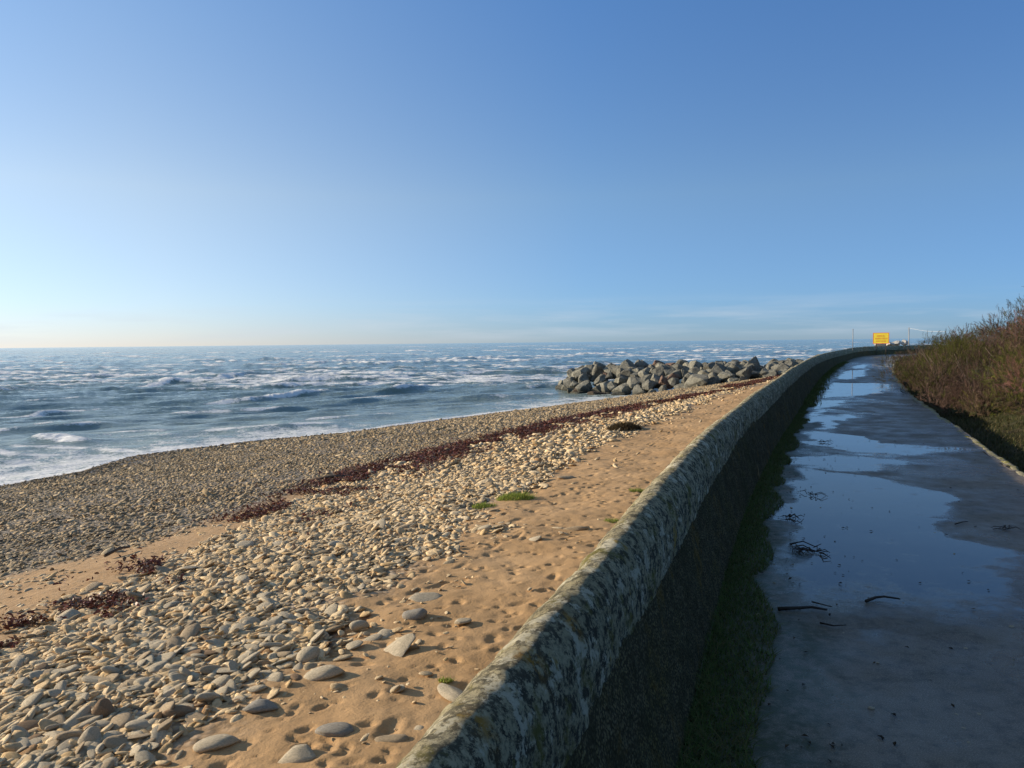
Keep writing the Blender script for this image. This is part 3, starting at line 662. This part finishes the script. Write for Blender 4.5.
        foam[m] = np.maximum(foam[m], .18*fo*env*np.exp(-((cx-2.5*wdt)/(3*wdt))**2)*fbm(lx*.4, cx*.8, 3, 63)*1.6)
        thin[m] = np.maximum(thin[m], env*np.exp(-((cx+.5*wdt)/(.7*wdt))**2)*(1-min(fo, 1))*.9)
        if fo > 1.05: h[m] += .25*env*ff*(fbm(lx*1.6, cx*1.6, 3, 58)-.3)
    # foam sheets in the shallows and the white lip at the water's edge
    sh = np.exp(-np.clip(ds, 0, None)/16); foam = np.maximum(foam, sh*(.16+.56*fbm(x*.12, y*.12, 3, 59)))
    foam = np.maximum(foam, .62*np.exp(-np.clip(ds, 0, None)/1.6)); foam = np.maximum(foam, 1.1*np.exp(-(np.clip(ds, 0, None)/.45)**2))
    foam = foam+.13*sst(.45, .75, fbm(x*.03, y*.06, 4, 60))
    shallow = np.exp(-np.clip(ds, 0, None)/22)
    far = sst(600, 1900, y); h = h*(1-far)
    h = np.where(ds < 0, h*.1, h)
    z = SEA+h
    fc = grid_faces(*X.shape)
    o = npmesh('sea', np.stack([x, y, z], -1), fc, M['sea'], True, {'foam': np.clip(foam, 0, 1.4), 'shallow': shallow, 'thin': thin}); tag(o, kind='structure')
build_sea()
# ------------------------------------------------------------------ ROCK GROYNE
def boulder_mesh(r, mk):
    d = r.normal(size=(15, 3)); d /= np.linalg.norm(d, axis=1)[:, None]; off = r.uniform(.55, .85, 15)
    V, Fc = BIG; k = V@d.T; rad = np.min(np.where(k > .05, off[None]/np.maximum(k, .05), 9), axis=1); rad = np.minimum(rad, 1.25)
    Vv = V*rad[:, None]; nz = (fbm(V[:, 0]*3+V[:, 2]*2+9, V[:, 1]*3-V[:, 2]*2+9, 3, int(r.integers(1, 999)))-.5)*.05
    return npmesh('boulder', Vv*(1+nz[:, None]), Fc, M[mk], False, link=False)
BIG = ico(4)
br_ = np.random.default_rng(41)
BM = {'rock_grey': [boulder_mesh(br_, 'rock_grey') for _ in range(8)], 'rock_pale': [boulder_mesh(br_, 'rock_pale') for _ in range(5)], 'rock_red': [boulder_mesh(br_, 'rock_red') for _ in range(3)], 'rock_white': [boulder_mesh(br_, 'rock_white') for _ in range(3)]}
cl = catmull([(5.1, 66.6), (9.8, 61.4), (15, 57.5), (23.5, 56.2)], .2); cls = np.concatenate([[0], np.cumsum(np.linalg.norm(np.diff(cl, axis=0), axis=1))])
def gpt(l, c):
    x = np.interp(l, cls, cl[:, 0]); y = np.interp(l, cls, cl[:, 1]); i = min(max(int(l/.2), 1), len(cl)-2); t = cl[i+1]-cl[i-1]; t /= np.linalg.norm(t); return x-t[1]*c, y+t[0]*c
GL = cls[-1]; rb = np.random.default_rng(43); nb_ = 0
rlab = {'rock_grey': 'dark grey angular boulder in the rock groyne running out from the wall', 'rock_pale': 'pale angular boulder in the rock groyne running out from the wall', 'rock_red': 'reddish brown angular boulder in the grey rock groyne'}
def put_boulder(x, y, z, rad, mk, lab, grp):
    ms = BM[mk]; o = bpy.data.objects.new('boulder', ms[int(rb.integers(0, len(ms)))]); C.objects.link(o); o.location = (x, y, z)
    o.scale = (rad*rb.uniform(.85, 1.25), rad*rb.uniform(.85, 1.15), rad*rb.uniform(.7, 1.05)); o.rotation_euler = tuple(rb.uniform(-.6, .6, 2))+(rb.uniform(0, 6.28),)
    tag(o, lab, 'boulder', grp)
l = .5
while l < GL+.3:
    hw = 3.5*min(1, .45+l/6.0); c = -hw
    crest = np.interp(l, [0, 1.5, 5, 12, GL], [-3.0, -2.25, -2.05, -1.85, -1.7])
    while c < min(hw, 2.0):
        lj = l+rb.normal(0, .25); cj = c+rb.normal(0, .22); x, y = gpt(lj, cj)
        tz = max(float(beach_z(x, y)[0]), SEA-.4); q = abs(cj)/hw; prf = max(0, 1-q**1.7); z = tz+.15+(crest-tz-.4)*prf
        rad = rb.choice([.38, .5, .6, .72, .9], p=[.2, .27, .25, .2, .08])*rb.uniform(.9, 1.1)
        mk = rb.choice(['rock_grey', 'rock_pale', 'rock_red'], p=[.66, .29, .05]); put_boulder(x, y, z+rb.normal(0, .12), rad, mk, rlab[mk], 'boulders of the rock groyne'); nb_ += 1
        c += rb.uniform(.56, .78)
    l += .70
print('boulders', nb_)
for k_, (uu, zt_, rad, D, lab) in enumerate([(880, -.26, .30, 58, 'white rock showing above the far wall directly under the yellow sign'), (888.5, -.24, .26, 59.5, 'white rock just right of the yellow sign above the far wall'), (896, -.24, .24, 61, 'flat white rock in the gap between yellow sign and shrubs'), (904.5, -.20, .26, 61, 'white rock beside the far post at the edge of the shrubs')]):
    p = ray(uu, 345)*D
    o = bpy.data.objects.new('boulder', BM['rock_white'][k_ % 3]); C.objects.link(o); o.location = (p[0], p[1], zt_-rad*.7); o.scale = (rad*2.0, rad*1.3, rad*1.0); o.rotation_euler = (.2, .1, k_*1.3); tag(o, lab, 'boulder', 'white rocks beyond the wall')
# dark riprap they rest on, beyond the wall
for k_ in range(26):
    D = rb.uniform(57, 64); p = ray(rb.uniform(866, 912), 345)*D
    put_boulder(p[0], p[1], -1.5+rb.normal(0, .1), rb.uniform(.45, .7), 'rock_grey', 'dark boulder in the heap behind the far bend of the wall', 'dark boulders behind the far wall'); 
    q_ = put_boulder(p[0]+rb.normal(0, .5), p[1]+rb.normal(0, .5), -1.9, .9, 'rock_grey', 'dark boulder in the heap behind the far bend of the wall', 'dark boulders behind the far wall')
# ------------------------------------------------------------------ SIGN, POSTS
D = 50.3; c = ray(881, 338.2)*D; sw, sh_ = .50, .36
sg = empty('warning_sign', (c[0], c[1], -1.1), -.75); tag(sg, 'yellow rectangular board with orange lettering on two thin posts at the path end', 'sign')
zc_ = 1.1+c[2]
child(merged('board', [box(-sw, sw, -.012, .012, zc_-sh_, zc_+sh_)], M['yellow'], False), sg)
fr = []
for x0, x1, z0, z1 in ((-sw, sw, sh_-.03, sh_), (-sw, sw, -sh_, -sh_+.03), (-sw, -sw+.03, -sh_+.03, sh_-.03), (sw-.03, sw, -sh_+.03, sh_-.03)): fr.append(box(x0, x1, -.018, -.0125, zc_+z0, zc_+z1))
child(merged('border', fr, M['orange'], False), sg)
let = []; rl = np.random.default_rng(2)
for z0, hgt, wd_ in ((.14, .10, .25), (-.03, .10, .36), (-.20, .07, .30)):
    x_ = -wd_
    while x_ < wd_:
        w_ = rl.uniform(.035, .06); let.append(box(x_, x_+.014, -.018, -.0127, zc_+z0-hgt/2, zc_+z0+hgt/2))
        if rl.random() < .8: let.append(box(x_+.0145, x_+w_, -.018, -.0127, zc_+z0+hgt/2-.018, zc_+z0+hgt/2))
        if rl.random() < .6: let.append(box(x_+.0145, x_+w_, -.018, -.0127, zc_+z0-.008, zc_+z0+.008))
        x_ += w_+.018
child(merged('lettering', let, M['orange'], False), sg)
for sx in (-.3, .3): child(merged('post', [box(sx-.02, sx+.02, .0125, .05, -.15, zc_+sh_-.05)], M['wood'], False), sg)
def pole(u, vtop, D, zb, rad, lab, mk='steel'):
    t = ray(u, vtop)*D; b_ = ray(u, vtop)*D; o = merged('metal_post', [tube([(0, 0, 0), (0, 0, (t[2]-zb)*.5), (0, 0, t[2]-zb)], rad, 8), tube([(0, 0, t[2]-zb-.001), (0, 0, t[2]-zb+.03)], rad*1.35, 8)], M[mk]); o.location = (t[0], t[1], zb); tag(o, lab, 'post'); return t
pole(853, 329.5, 43.6, -.66, .020, 'thin grey post on the far sea wall, left of the yellow sign')
t = pole(909, 328, 57, -1.2, .034, 'thin post at the far edge of the shrubs, right of the yellow sign')
e2 = ray(946, 331.5)*52
pts = [np.array(t)*(1-k_)+np.array(e2)*k_+np.array([0, 0, -.10*math.sin(math.pi*k_)]) for k_ in np.linspace(0, 1, 14)]
o = merged('rope', [tube(pts, .007, 6)], M['rope']); tag(o, 'pale rope running from the far post into the shrubs', 'rope')
# ------------------------------------------------------------------ GRASS, PLANTS
def blades(r, n, base_fn, hgt, wid, lean, cols, segs=2):
    """n curved blades as quads; base_fn(n) -> (n,3)"""
    B = base_fn(n); yaw = r.uniform(0, 6.28, n); h = hgt*r.uniform(.5, 1.2, n); w = wid*r.uniform(.6, 1.3, n); ln = lean*r.uniform(.2, 1.5, n)*h
    dx, dy = np.cos(yaw), np.sin(yaw); ax, ay = -dy, dx; V = []
    for k_ in range(segs+1):
        t_ = k_/segs; ww = w*(1-t_*.92)/2; cx = dx*ln*t_**2; cy = dy*ln*t_**2; z_ = h*t_*(1-.25*t_)
        V.append(B+np.stack([cx-ax*ww, cy-ay*ww, z_], -1)); V.append(B+np.stack([cx+ax*ww, cy+ay*ww, z_], -1))
    V = np.stack(V, 1); m_ = 2*(segs+1); f = np.array([[2*k_, 2*k_+1, 2*k_+3, 2*k_+2] for k_ in range(segs)])
    Fs = (f[None]+(np.arange(n)*m_)[:, None, None]).reshape(-1, 4); cols = np.array(cols)
    T = np.repeat(cols[r.integers(0, len(cols), n)]*r.uniform(.7, 1.25, n)[:, None], m_, axis=0)
    return V.reshape(-1, 3), Fs, T
def cat(parts):
    V = []; Fs = []; T = []; k_ = 0
    for v, f, t_ in parts: V.append(v); Fs.append(f+k_); T.append(t_); k_ += len(v)
    return np.vstack(V), np.vstack(Fs), np.vstack(T)
rg = np.random.default_rng(51); GREEN = [(.10, .15, .04), (.14, .19, .045), (.08, .10, .03), (.19, .16, .06)]
def footb(n):
    s = 1+26*rg.random(n)**1.3; b = (.01+.22*rg.random(n)**1.6)*(.3+1.5*fbm(s*1.3, s*0, 3, 301)); p, nn = cpt(s); return np.stack([p[:, 0]-nn[:, 0]*b, p[:, 1]-nn[:, 1]*b, path_z(s)-.005], -1)
def footb2(n):
    s = 20+25*rg.random(n); b = np.abs(rg.normal(0, .13, n)); p, nn = cpt(s); return np.stack([p[:, 0]-nn[:, 0]*b, p[:, 1]-nn[:, 1]*b, path_z(s)-.005], -1)
v, f, t_ = cat([blades(rg, 60000, footb, .05, .006, 1.3, GREEN), blades(rg, 5000, footb2, .12, .02, .8, GREEN)])
o = npmesh('grass', v, f, M['leaf'], False, {'tint': t_}); tag(o, 'dark grass and moss growing along the foot of the wall', 'grass', kind='stuff')
# grass verge right of the kerb
def verge(n):
    s = 6+38*rg.random(n)**1.2; e = rg.uniform(.08, 2.4, n); p, nn = cpt(s); b = _pw(s)+e; x = p[:, 0]-nn[:, 0]*b; y = p[:, 1]-nn[:, 1]*b; return np.stack([x, y, land_z(x, y)], -1)
v, f, t_ = blades(rg, 26000, verge, .11, .014, .9, [(.05, .06, .02), (.09, .085, .035), (.14, .115, .06), (.04, .05, .02)])
o = npmesh('verge_grass', v, f, M['leaf'], False, {'tint': t_}); tag(o, 'low grass and litter on the verge between kerb and shrubs', 'grass', kind='stuff')
LIVE = [(.30, .36, .07), (.38, .42, .09), (.22, .28, .06)]
def tuft(u, v_, rad, n, hgt, cols, lab, name='grass_tuft', surf=onbeach, mound=0, w=.008):
    p = surf(u, v_)
    def bf(m_):
        a = rg.uniform(0, 6.28, m_); q = rad*np.sqrt(rg.random(m_)); return np.stack([q*np.cos(a), q*np.sin(a)*.7, mound*(1-(q/rad)**2)], -1)
    vv, ff, tt_ = blades(rg, n, bf, hgt, w, .8, cols); o = npmesh(name, vv, ff, M['leaf'], False, {'tint': tt_}); o.location = (p[0], p[1], p[2]-.01); tag(o, lab, 'plant'); return o, p
def mound(u, v_, rx, ry, h_, rz=0):
    pass
tuft(516, 500, .26, 900, .09, LIVE, 'larger bright green grass tuft at the boundary of cobbles and sand', mound=.05)
tuft(484, 507, .16, 500, .06, LIVE, 'low green tuft just left of the larger one on the sand', mound=.02)
tuft(637, 491, .11, 260, .06, LIVE, 'small green tuft on sand next to the wall, the upper of three')
tuft(612, 521, .10, 200, .05, LIVE, 'small green tuft on sand next to the wall, the middle of three')
tuft(446, 680, .045, 110, .03, LIVE, 'tiny green tuft at the bottom by the wall near a pale sliver of stone')
tuft(625, 430, .42, 1400, .14, [(.10, .075, .04), (.15, .11, .06), (.07, .05, .03)], 'brown dead clump on the cobbles far up the beach', name='dead_clump', mound=.12, w=.016)
tuft(756, 482, .07, 26, .30, [(.42, .32, .16), (.34, .25, .12)], 'pale dry grass stalks against the shaded foot of the wall', name='dry_grass', surf=onpath, w=.007)
# ------------------------------------------------------------------ TAMARISK SHRUBS
def plume(r, L):
    """one feathery branch: a bent axis with many short needles"""
    n = 9; t_ = np.linspace(0, 1, n); bend = r.uniform(.1, .45)*L; ax = np.stack([bend*t_**2, r.normal(0, .03)*t_, L*t_*(1-.12*t_)], -1)
    V = []; Fs = []; k_ = 0; m_ = 64; q = r.random(m_)**.75*.9+.1
    B = np.stack([np.interp(q, t_, ax[:, i]) for i in range(3)], -1); yaw = r.uniform(0, 6.28, m_); ln = L*.26*(1.2-q)*r.uniform(.6, 1.3, m_)+.02
    d = np.stack([np.cos(yaw)*.75, np.sin(yaw)*.75, np.full(m_, .75)], -1)*ln[:, None]; wv = np.stack([-np.sin(yaw), np.cos(yaw), yaw*0], -1)*.0055
    Q = np.stack([B-wv, B+wv, B+d+wv*.4, B+d-wv*.4], 1).reshape(-1, 3); Fq = np.arange(m_*4).reshape(-1, 4)
    ws = np.array([0, .005, 0]); A1 = np.stack([ax[:-1]-ws, ax[:-1]+ws, ax[1:]+ws, ax[1:]-ws], 1).reshape(-1, 3); Fa = np.arange(len(A1)).reshape(-1, 4)+len(Q)
    return np.vstack([Q, A1]), np.vstack([Fq, Fa])
rs = np.random.default_rng(61); PL = [plume(rs, 1.0) for _ in range(6)]
def shrub_meshes(r, n, pal, seed):
    parts = []; 
    nb2 = 12; cen = np.stack([r.normal(0, .42, nb2), r.normal(0, .42, nb2), r.uniform(.15, .78, nb2)], -1); cr = r.uniform(.34, .58, nb2)
    pal = np.array(pal); bc = pal[r.integers(0, len(pal), nb2)]*r.uniform(.45, 1.05, nb2)[:, None]
    for i in range(n):
        k_ = int(r.integers(0, nb2)); d = r.normal(size=3); d[2] = abs(d[2])*.9+.05; d /= np.linalg.norm(d)
        base = cen[k_]+d*cr[k_]*r.uniform(.45, 1.0)
        base[2] = max(base[2]-.12, .0); up_ = d*np.array([1, 1, .8])+np.array([.22, -.05, .35]); up_ /= np.linalg.norm(up_)
        L = r.uniform(.10, .21); a = r.uniform(0, 6.28); x_ = np.cross(up_, (math.cos(a), math.sin(a), .1)); x_ /= np.linalg.norm(x_); y_ = np.cross(up_, x_)
        Rm = np.stack([x_, y_, up_], 1); v, f = PL[int(r.integers(0, 6))]; v = v@Rm.T*L+base
        c_ = bc[k_]*r.uniform(.7, 1.3); 
        if r.random() < .25: c_ = pal[r.integers(0, len(pal))]
        parts.append((v, f, np.repeat(np.array(c_)[None], len(v), 0)))
    v, f, t_ = cat(parts); t_ = t_*.85; fo = npmesh('foliage', v, f, M['twig'], False, {'tint': t_}, link=False)
    st = []
    for i in range(12):
        a = r.uniform(0, 6.28); q = r.uniform(.2, .75); e = np.array([math.cos(a)*q, math.sin(a)*q, r.uniform(.6, 1.05)]); m_ = e*.5+np.array([0, 0, .08])+r.normal(0, .04, 3)
        st.append(tube([np.array([r.normal(0, .05), r.normal(0, .05), -.12]), m_, e], [.012, .008, .004], 5))
    so = merged('stem', st, M['bark']); sm_ = so.data; bpy.data.objects.remove(so)
    return fo, sm_
BRN = [(.21, .13, .10), (.17, .12, .085), (.24, .16, .125), (.13, .12, .05), (.17, .18, .05)]
RED = [(.28, .14, .11), (.29, .18, .14), (.21, .12, .08), (.19, .16, .06)]
GRN = [(.17, .18, .04), (.24, .23, .05), (.20, .14, .09), (.13, .13, .04)]
DGR = [(.05, .07, .025), (.075, .09, .03), (.10, .09, .04)]
SH_ = [shrub_meshes(rs, 1900, BRN, 1), shrub_meshes(rs, 1900, BRN, 2), shrub_meshes(rs, 1900, RED, 3), shrub_meshes(rs, 1900, GRN, 4), shrub_meshes(rs, 1900, DGR, 5)]
def shrub(s, e, rad, h_, kind, lab, grp='tamarisk shrubs along the right of the path'):
    e = e-.3*(e < 3) if 12 < s < 26 else e+.15*(s > 30); p, nn = cpt(s); b = float(_pw(s))+e; x, y = p[0]-nn[0]*b, p[1]-nn[1]*b; z = float(land_z(np.array([x]), np.array([y]))[0])
    root = empty('tamarisk_shrub', (x, y, z), rs.uniform(-.5, .5)); tag(root, lab, 'shrub', grp)
    for nm, me in (('foliage', SH_[kind][0]), ('stem', SH_[kind][1])):
        o = bpy.data.objects.new(nm, me); C.objects.link(o); o.parent = root; o.scale = (rad, rad, h_*1.25)
        if nm == 'foliage': o.rotation_euler[2] = rs.uniform(0, 1.2)*0
L_ = [ (9.5, 1.15, 1.05, 1.0, 2, 'reddish brown shrub nearest the camera at the right edge beside the kerb'),
       (8.6, 2.3, 1.3, 1.5, 2, 'tall reddish shrub at the right edge behind the nearest one'),
       (12.4, 2.0, 1.2, 1.15, 3, 'shrub with yellow green tips, second along the kerb from the camera'),
       (15.0, 2.1, 1.25, 1.05, 2, 'pinkish brown shrub behind a dark strip of verge, third along the kerb'),
       (17.8, 1.9, 1.2, 1.1, 3, 'shrub with bright olive green shoots halfway along the shrub row'),
       (20.8, 1.5, 1.2, 1.15, 0, 'brown shrub in the front row just beyond the one with olive shoots'),
       (23.8, 1.2, 1.15, 1.2, 1, 'brown shrub overhanging the kerb, three before the far end of the front row'),
       (27.2, 1.1, 1.2, 1.2, 3, 'greenish brown shrub overhanging the kerb near the far end of the front row'),
       (31, 1.0, 1.2, 1.15, 0, 'brown shrub close to the kerb toward the far bend of the path'),
       (35.5, 1.0, 1.1, 1.0, 1, 'low brown shrub narrowing the path before the far bend'),
       (40.5, 1.0, .9, .8, 0, 'farthest front shrub, at the bend of the path below the yellow sign')]
for q in L_: shrub(*q)
bl = 'feathery brown shrub in the dense thicket behind the front row of shrubs'
for s_, e_, k_ in ((11, 4.2, 0), (14, 4.3, 1), (17, 4.0, 0), (20, 3.9, 1), (23, 3.6, 2), (26.5, 3.4, 0), (30, 3.2, 1), (34, 3.0, 0), (38.5, 2.8, 1), (43.5, 2.4, 0),
                   (12.5, 6.6, 1), (15.5, 6.6, 0), (19, 6.4, 2), (22.5, 6.2, 0), (26, 6, 1), (30, 5.6, 0), (35, 5.4, 1), (41, 5, 0)):
    shrub(s_, e_, rs.uniform(1.25, 1.6), rs.uniform(1.05, 1.5)*(1 if s_ < 33 else .95), k_, bl)
shrub(26.5, 4.9, 1.3, 1.6, 4, 'dark green bush rising highest at the right edge against the sky'); shrub(30, 4.4, 1.2, 1.35, 4, 'dark green bush on the skyline left of the highest one')
# ------------------------------------------------------------------ LITTER ON THE PATH
def stick(px, rad, lab, name='stick', z=.012, cat_='stick'):
    P_ = [onpath(u, v_) for u, v_ in px]; P_ = [np.array([q[0], q[1], path_z(sa(q[0], q[1])[0])[0]+z+.004*i]) for i, q in enumerate(P_)]
    o = merged(name, [tube(P_, np.linspace(rad, rad*.5, len(P_)), 6)], M['wood']); tag(o, lab, cat_, 'sticks lying on the wet path'); return o
stick([(778, 613), (795, 614), (812, 613.5), (827, 614.5)], .012, 'straight dark stick across the wet path, longest and nearest the wall')
stick([(812, 605), (822, 609), (832, 613)], .005, 'thin twig slanting just above the longest stick')
stick([(866, 604), (876, 600.5), (884, 602.5), (900, 603)], .010, 'bent dark twig at the lower edge of the big puddle')
stick([(820, 627.5), (834, 629.5), (846, 631)], .006, 'thin twig below and right of the longest stick')
stick([(955, 527), (962, 524.5), (968, 524)], .006, 'small curved twig near the right side of the big puddle')
stick([(790, 547), (803, 545), (815, 550), (821, 548)], .006, 'forked dark twig reaching from the wall foot into the puddle')
def clump(u, v_, rad, n, lab):
    p = onpath(u, v_); z_ = path_z(sa(p[0], p[1])[0])[0]; parts = []
    for i in range(n):
        a = rg.uniform(0, 6.28); q = rg.uniform(0, rad); c_ = np.array([q*math.cos(a), q*math.sin(a), .006]); b_ = rg.uniform(0, 6.28); L = rg.uniform(.03, .09)
        m_ = c_+np.array([math.cos(b_), math.sin(b_), 0])*L+np.array([0, 0, rg.uniform(.005, .03)]); e_ = m_+np.array([math.cos(b_+.6), math.sin(b_+.6), -.1])*L*.8; e_[2] = .006
        parts.append(tube([c_, m_, e_], [.003, .0035, .002], 5))
    o = merged('weed_clump', parts, M['wood']); o.location = (p[0], p[1], z_+.004); tag(o, lab, 'seaweed clump')
clump(789, 519, .05, 12, 'dark seaweed clump standing in the puddle near the wall, upper one')
clump(801, 552, .07, 14, 'dark tangle of seaweed at the left side of the big puddle')
clump(817, 554, .05, 10, 'small dark tangle at the end of the forked twig in the puddle')
clump(812, 496, .05, 8, 'tiny dark leaf scrap floating near the top of the big puddle')
clump(823, 443, .08, 10, 'dark scrap lying in the narrow far puddle')
clump(1005, 531, .07, 8, 'dark leaf scrap lying right of the big puddle')
nl = 420; sl = 1.5+12*rg.random(nl)**1.2; bl_ = np.where(rg.random(nl) < .6, .15+np.abs(rg.normal(0, .35, nl)), rg.uniform(.2, 2.7, nl)); pl_, nn_ = cpt(sl)
Bc = np.stack([pl_[:, 0]-nn_[:, 0]*bl_, pl_[:, 1]-nn_[:, 1]*bl_, path_z(sl)+.004], -1); sz_ = rg.uniform(.005, .018, nl)
Lq = np.array([[-1, -.25, .1], [-.2, -.5, .5], [1, 0, .15], [-.1, .5, .35]])[None]*sz_[:, None, None]
Lq = np.einsum('nij,nvj->nvi', rotm(rg.uniform(0, 6.28, nl), rg.normal(0, .2, nl), rg.normal(0, .2, nl)), Lq)+Bc[:, None, :]
lc = np.array([(.05, .035, .02), (.10, .07, .04), (.03, .025, .02), (.30, .26, .18)])[rg.choice(4, nl, p=[.4, .25, .25, .1])]
o = npmesh('leaf_litter', Lq.reshape(-1, 3), np.arange(nl*4).reshape(-1, 4), M['leaf'], False, {'tint': np.repeat(lc, 4, axis=0)}); tag(o, 'small dead leaves and crumbs scattered over the wet path', 'litter', kind='stuff')
for k_ in range(60):
    u_ = rg.uniform(745, 1015); vv_ = rg.uniform(600, 765) if k_ < 45 else rg.uniform(500, 600); p = onpath(u_, vv_); sc_ = rg.uniform(.005, .013)
    if k_ == 0: pm = npmesh('path_pebble', P42[0], IF, M['stone_cream'], True, link=False)
    o = bpy.data.objects.new('path_pebble', pm); C.objects.link(o); o.location = (p[0], p[1], p[2]+.003); o.scale = (sc_*1.3, sc_, sc_*.6); o.rotation_euler[2] = rg.uniform(0, 6)
    tag(o, 'tiny pale pebble lying on the dark wet path', 'pebble', 'tiny pebbles on the path')
# driftwood on the beach
for px, rad, lab in (([(88+220, 483), (352, 479)], .03, 'grey driftwood branch lying beside the red seaweed line'), ([(105, 560), (130, 552)], .02, 'short dark driftwood stick on the shingle at left')):
    P_ = [onbeach(u, v_) for u, v_ in px]; m_ = (P_[0]+P_[1])/2+np.array([0, .05, .05])
    o = merged('driftwood', [tube([P_[0]+[0, 0, .05], m_+[0, 0, .03], P_[1]+[0, 0, .06]], [rad, rad*.9, rad*.5], 7)], M['bark']); tag(o, lab, 'driftwood')
# ------------------------------------------------------------------ LIGHT
ELEV = R(15.5); az = math.atan2(-1, .22)         # azimuth from +Y towards +X
d = Vector((math.sin(az)*math.cos(ELEV), math.cos(az)*math.cos(ELEV), math.sin(ELEV)))
sd = bpy.data.lights.new('sun', 'SUN'); sd.energy = 5.0; sd.angle = R(.53); sd.color = (1, .84, .63)
so = bpy.data.objects.new('sun', sd); C.objects.link(so); so.rotation_euler = d.to_track_quat('Z', 'Y').to_euler(); so.location = (-20, 0, 20)
w = bpy.data.worlds.new('World'); bpy.context.scene.world = w; w.use_nodes = True; nt = w.node_tree; n = N(nt); bg = nt.nodes['Background']
sk = n.n('ShaderNodeTexSky', sky_type='NISHITA'); sk.sun_disc = False; sk.sun_elevation = ELEV; sk.sun_rotation = az; sk.air_density = .7; sk.dust_density = 0; sk.ozone_density = 4.0; sk.altitude = 0
co = n.n('ShaderNodeTexCoord').outputs['Generated']; sp = n.n('ShaderNodeSeparateXYZ'); n.l(co, sp.inputs[0])
zr = n.ramp(sp.outputs[2], [(0, (.39, .45, .61)), (.05, (.55, .60, .70)), (.185, (1.0, .90, .80)), (.4, (.96, 1.06, 1.08)), (.55, (1.25, 1.15, .98)), (1, (2.6, 1.8, 1.1))])  # unseen overhead sky brightened and warmed as added fill for the shade
dt = n.n('ShaderNodeVectorMath', operation='DOT_PRODUCT'); n.l(co, dt.inputs[0]); dt.inputs[1].default_value = (math.sin(az), math.cos(az), 0)
ar = n.ramp(n.math('MULTIPLY_ADD', dt.outputs['Value'], .5, .5), [(0, (.34, .38, .42)), (.28, (.35, .385, .42)), (.56, (.5, .5, .5)), (.80, (.86, .625, .49)), (1, (.96, .68, .52))])
def mul(a_, b_):
    x = n.n('ShaderNodeVectorMath', operation='MULTIPLY'); n.l(a_, x.inputs[0])
    if isinstance(b_, tuple): x.inputs[1].default_value = b_
    else: n.l(b_, x.inputs[1])
    return x.outputs[0]
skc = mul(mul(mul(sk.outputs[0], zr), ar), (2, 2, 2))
# faint low cloud bank and thin streaks over the horizon
cn = n.noise(n.vmul(co, (5, 5, 60)), 1.0, 6, .55); band = n.ramp(sp.outputs[2], [(0, 0), (.012, 1), (.035, .8), (.06, 0)])
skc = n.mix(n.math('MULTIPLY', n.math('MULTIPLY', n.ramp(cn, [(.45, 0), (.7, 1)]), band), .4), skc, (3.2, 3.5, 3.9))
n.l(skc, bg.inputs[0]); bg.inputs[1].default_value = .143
sc = bpy.context.scene; sc.view_settings.view_transform = 'Standard'; sc.view_settings.look = 'None'; sc.view_settings.exposure = 0.5; sc.view_settings.gamma = 1
sc.render.resolution_x = 1024; sc.render.resolution_y = 768
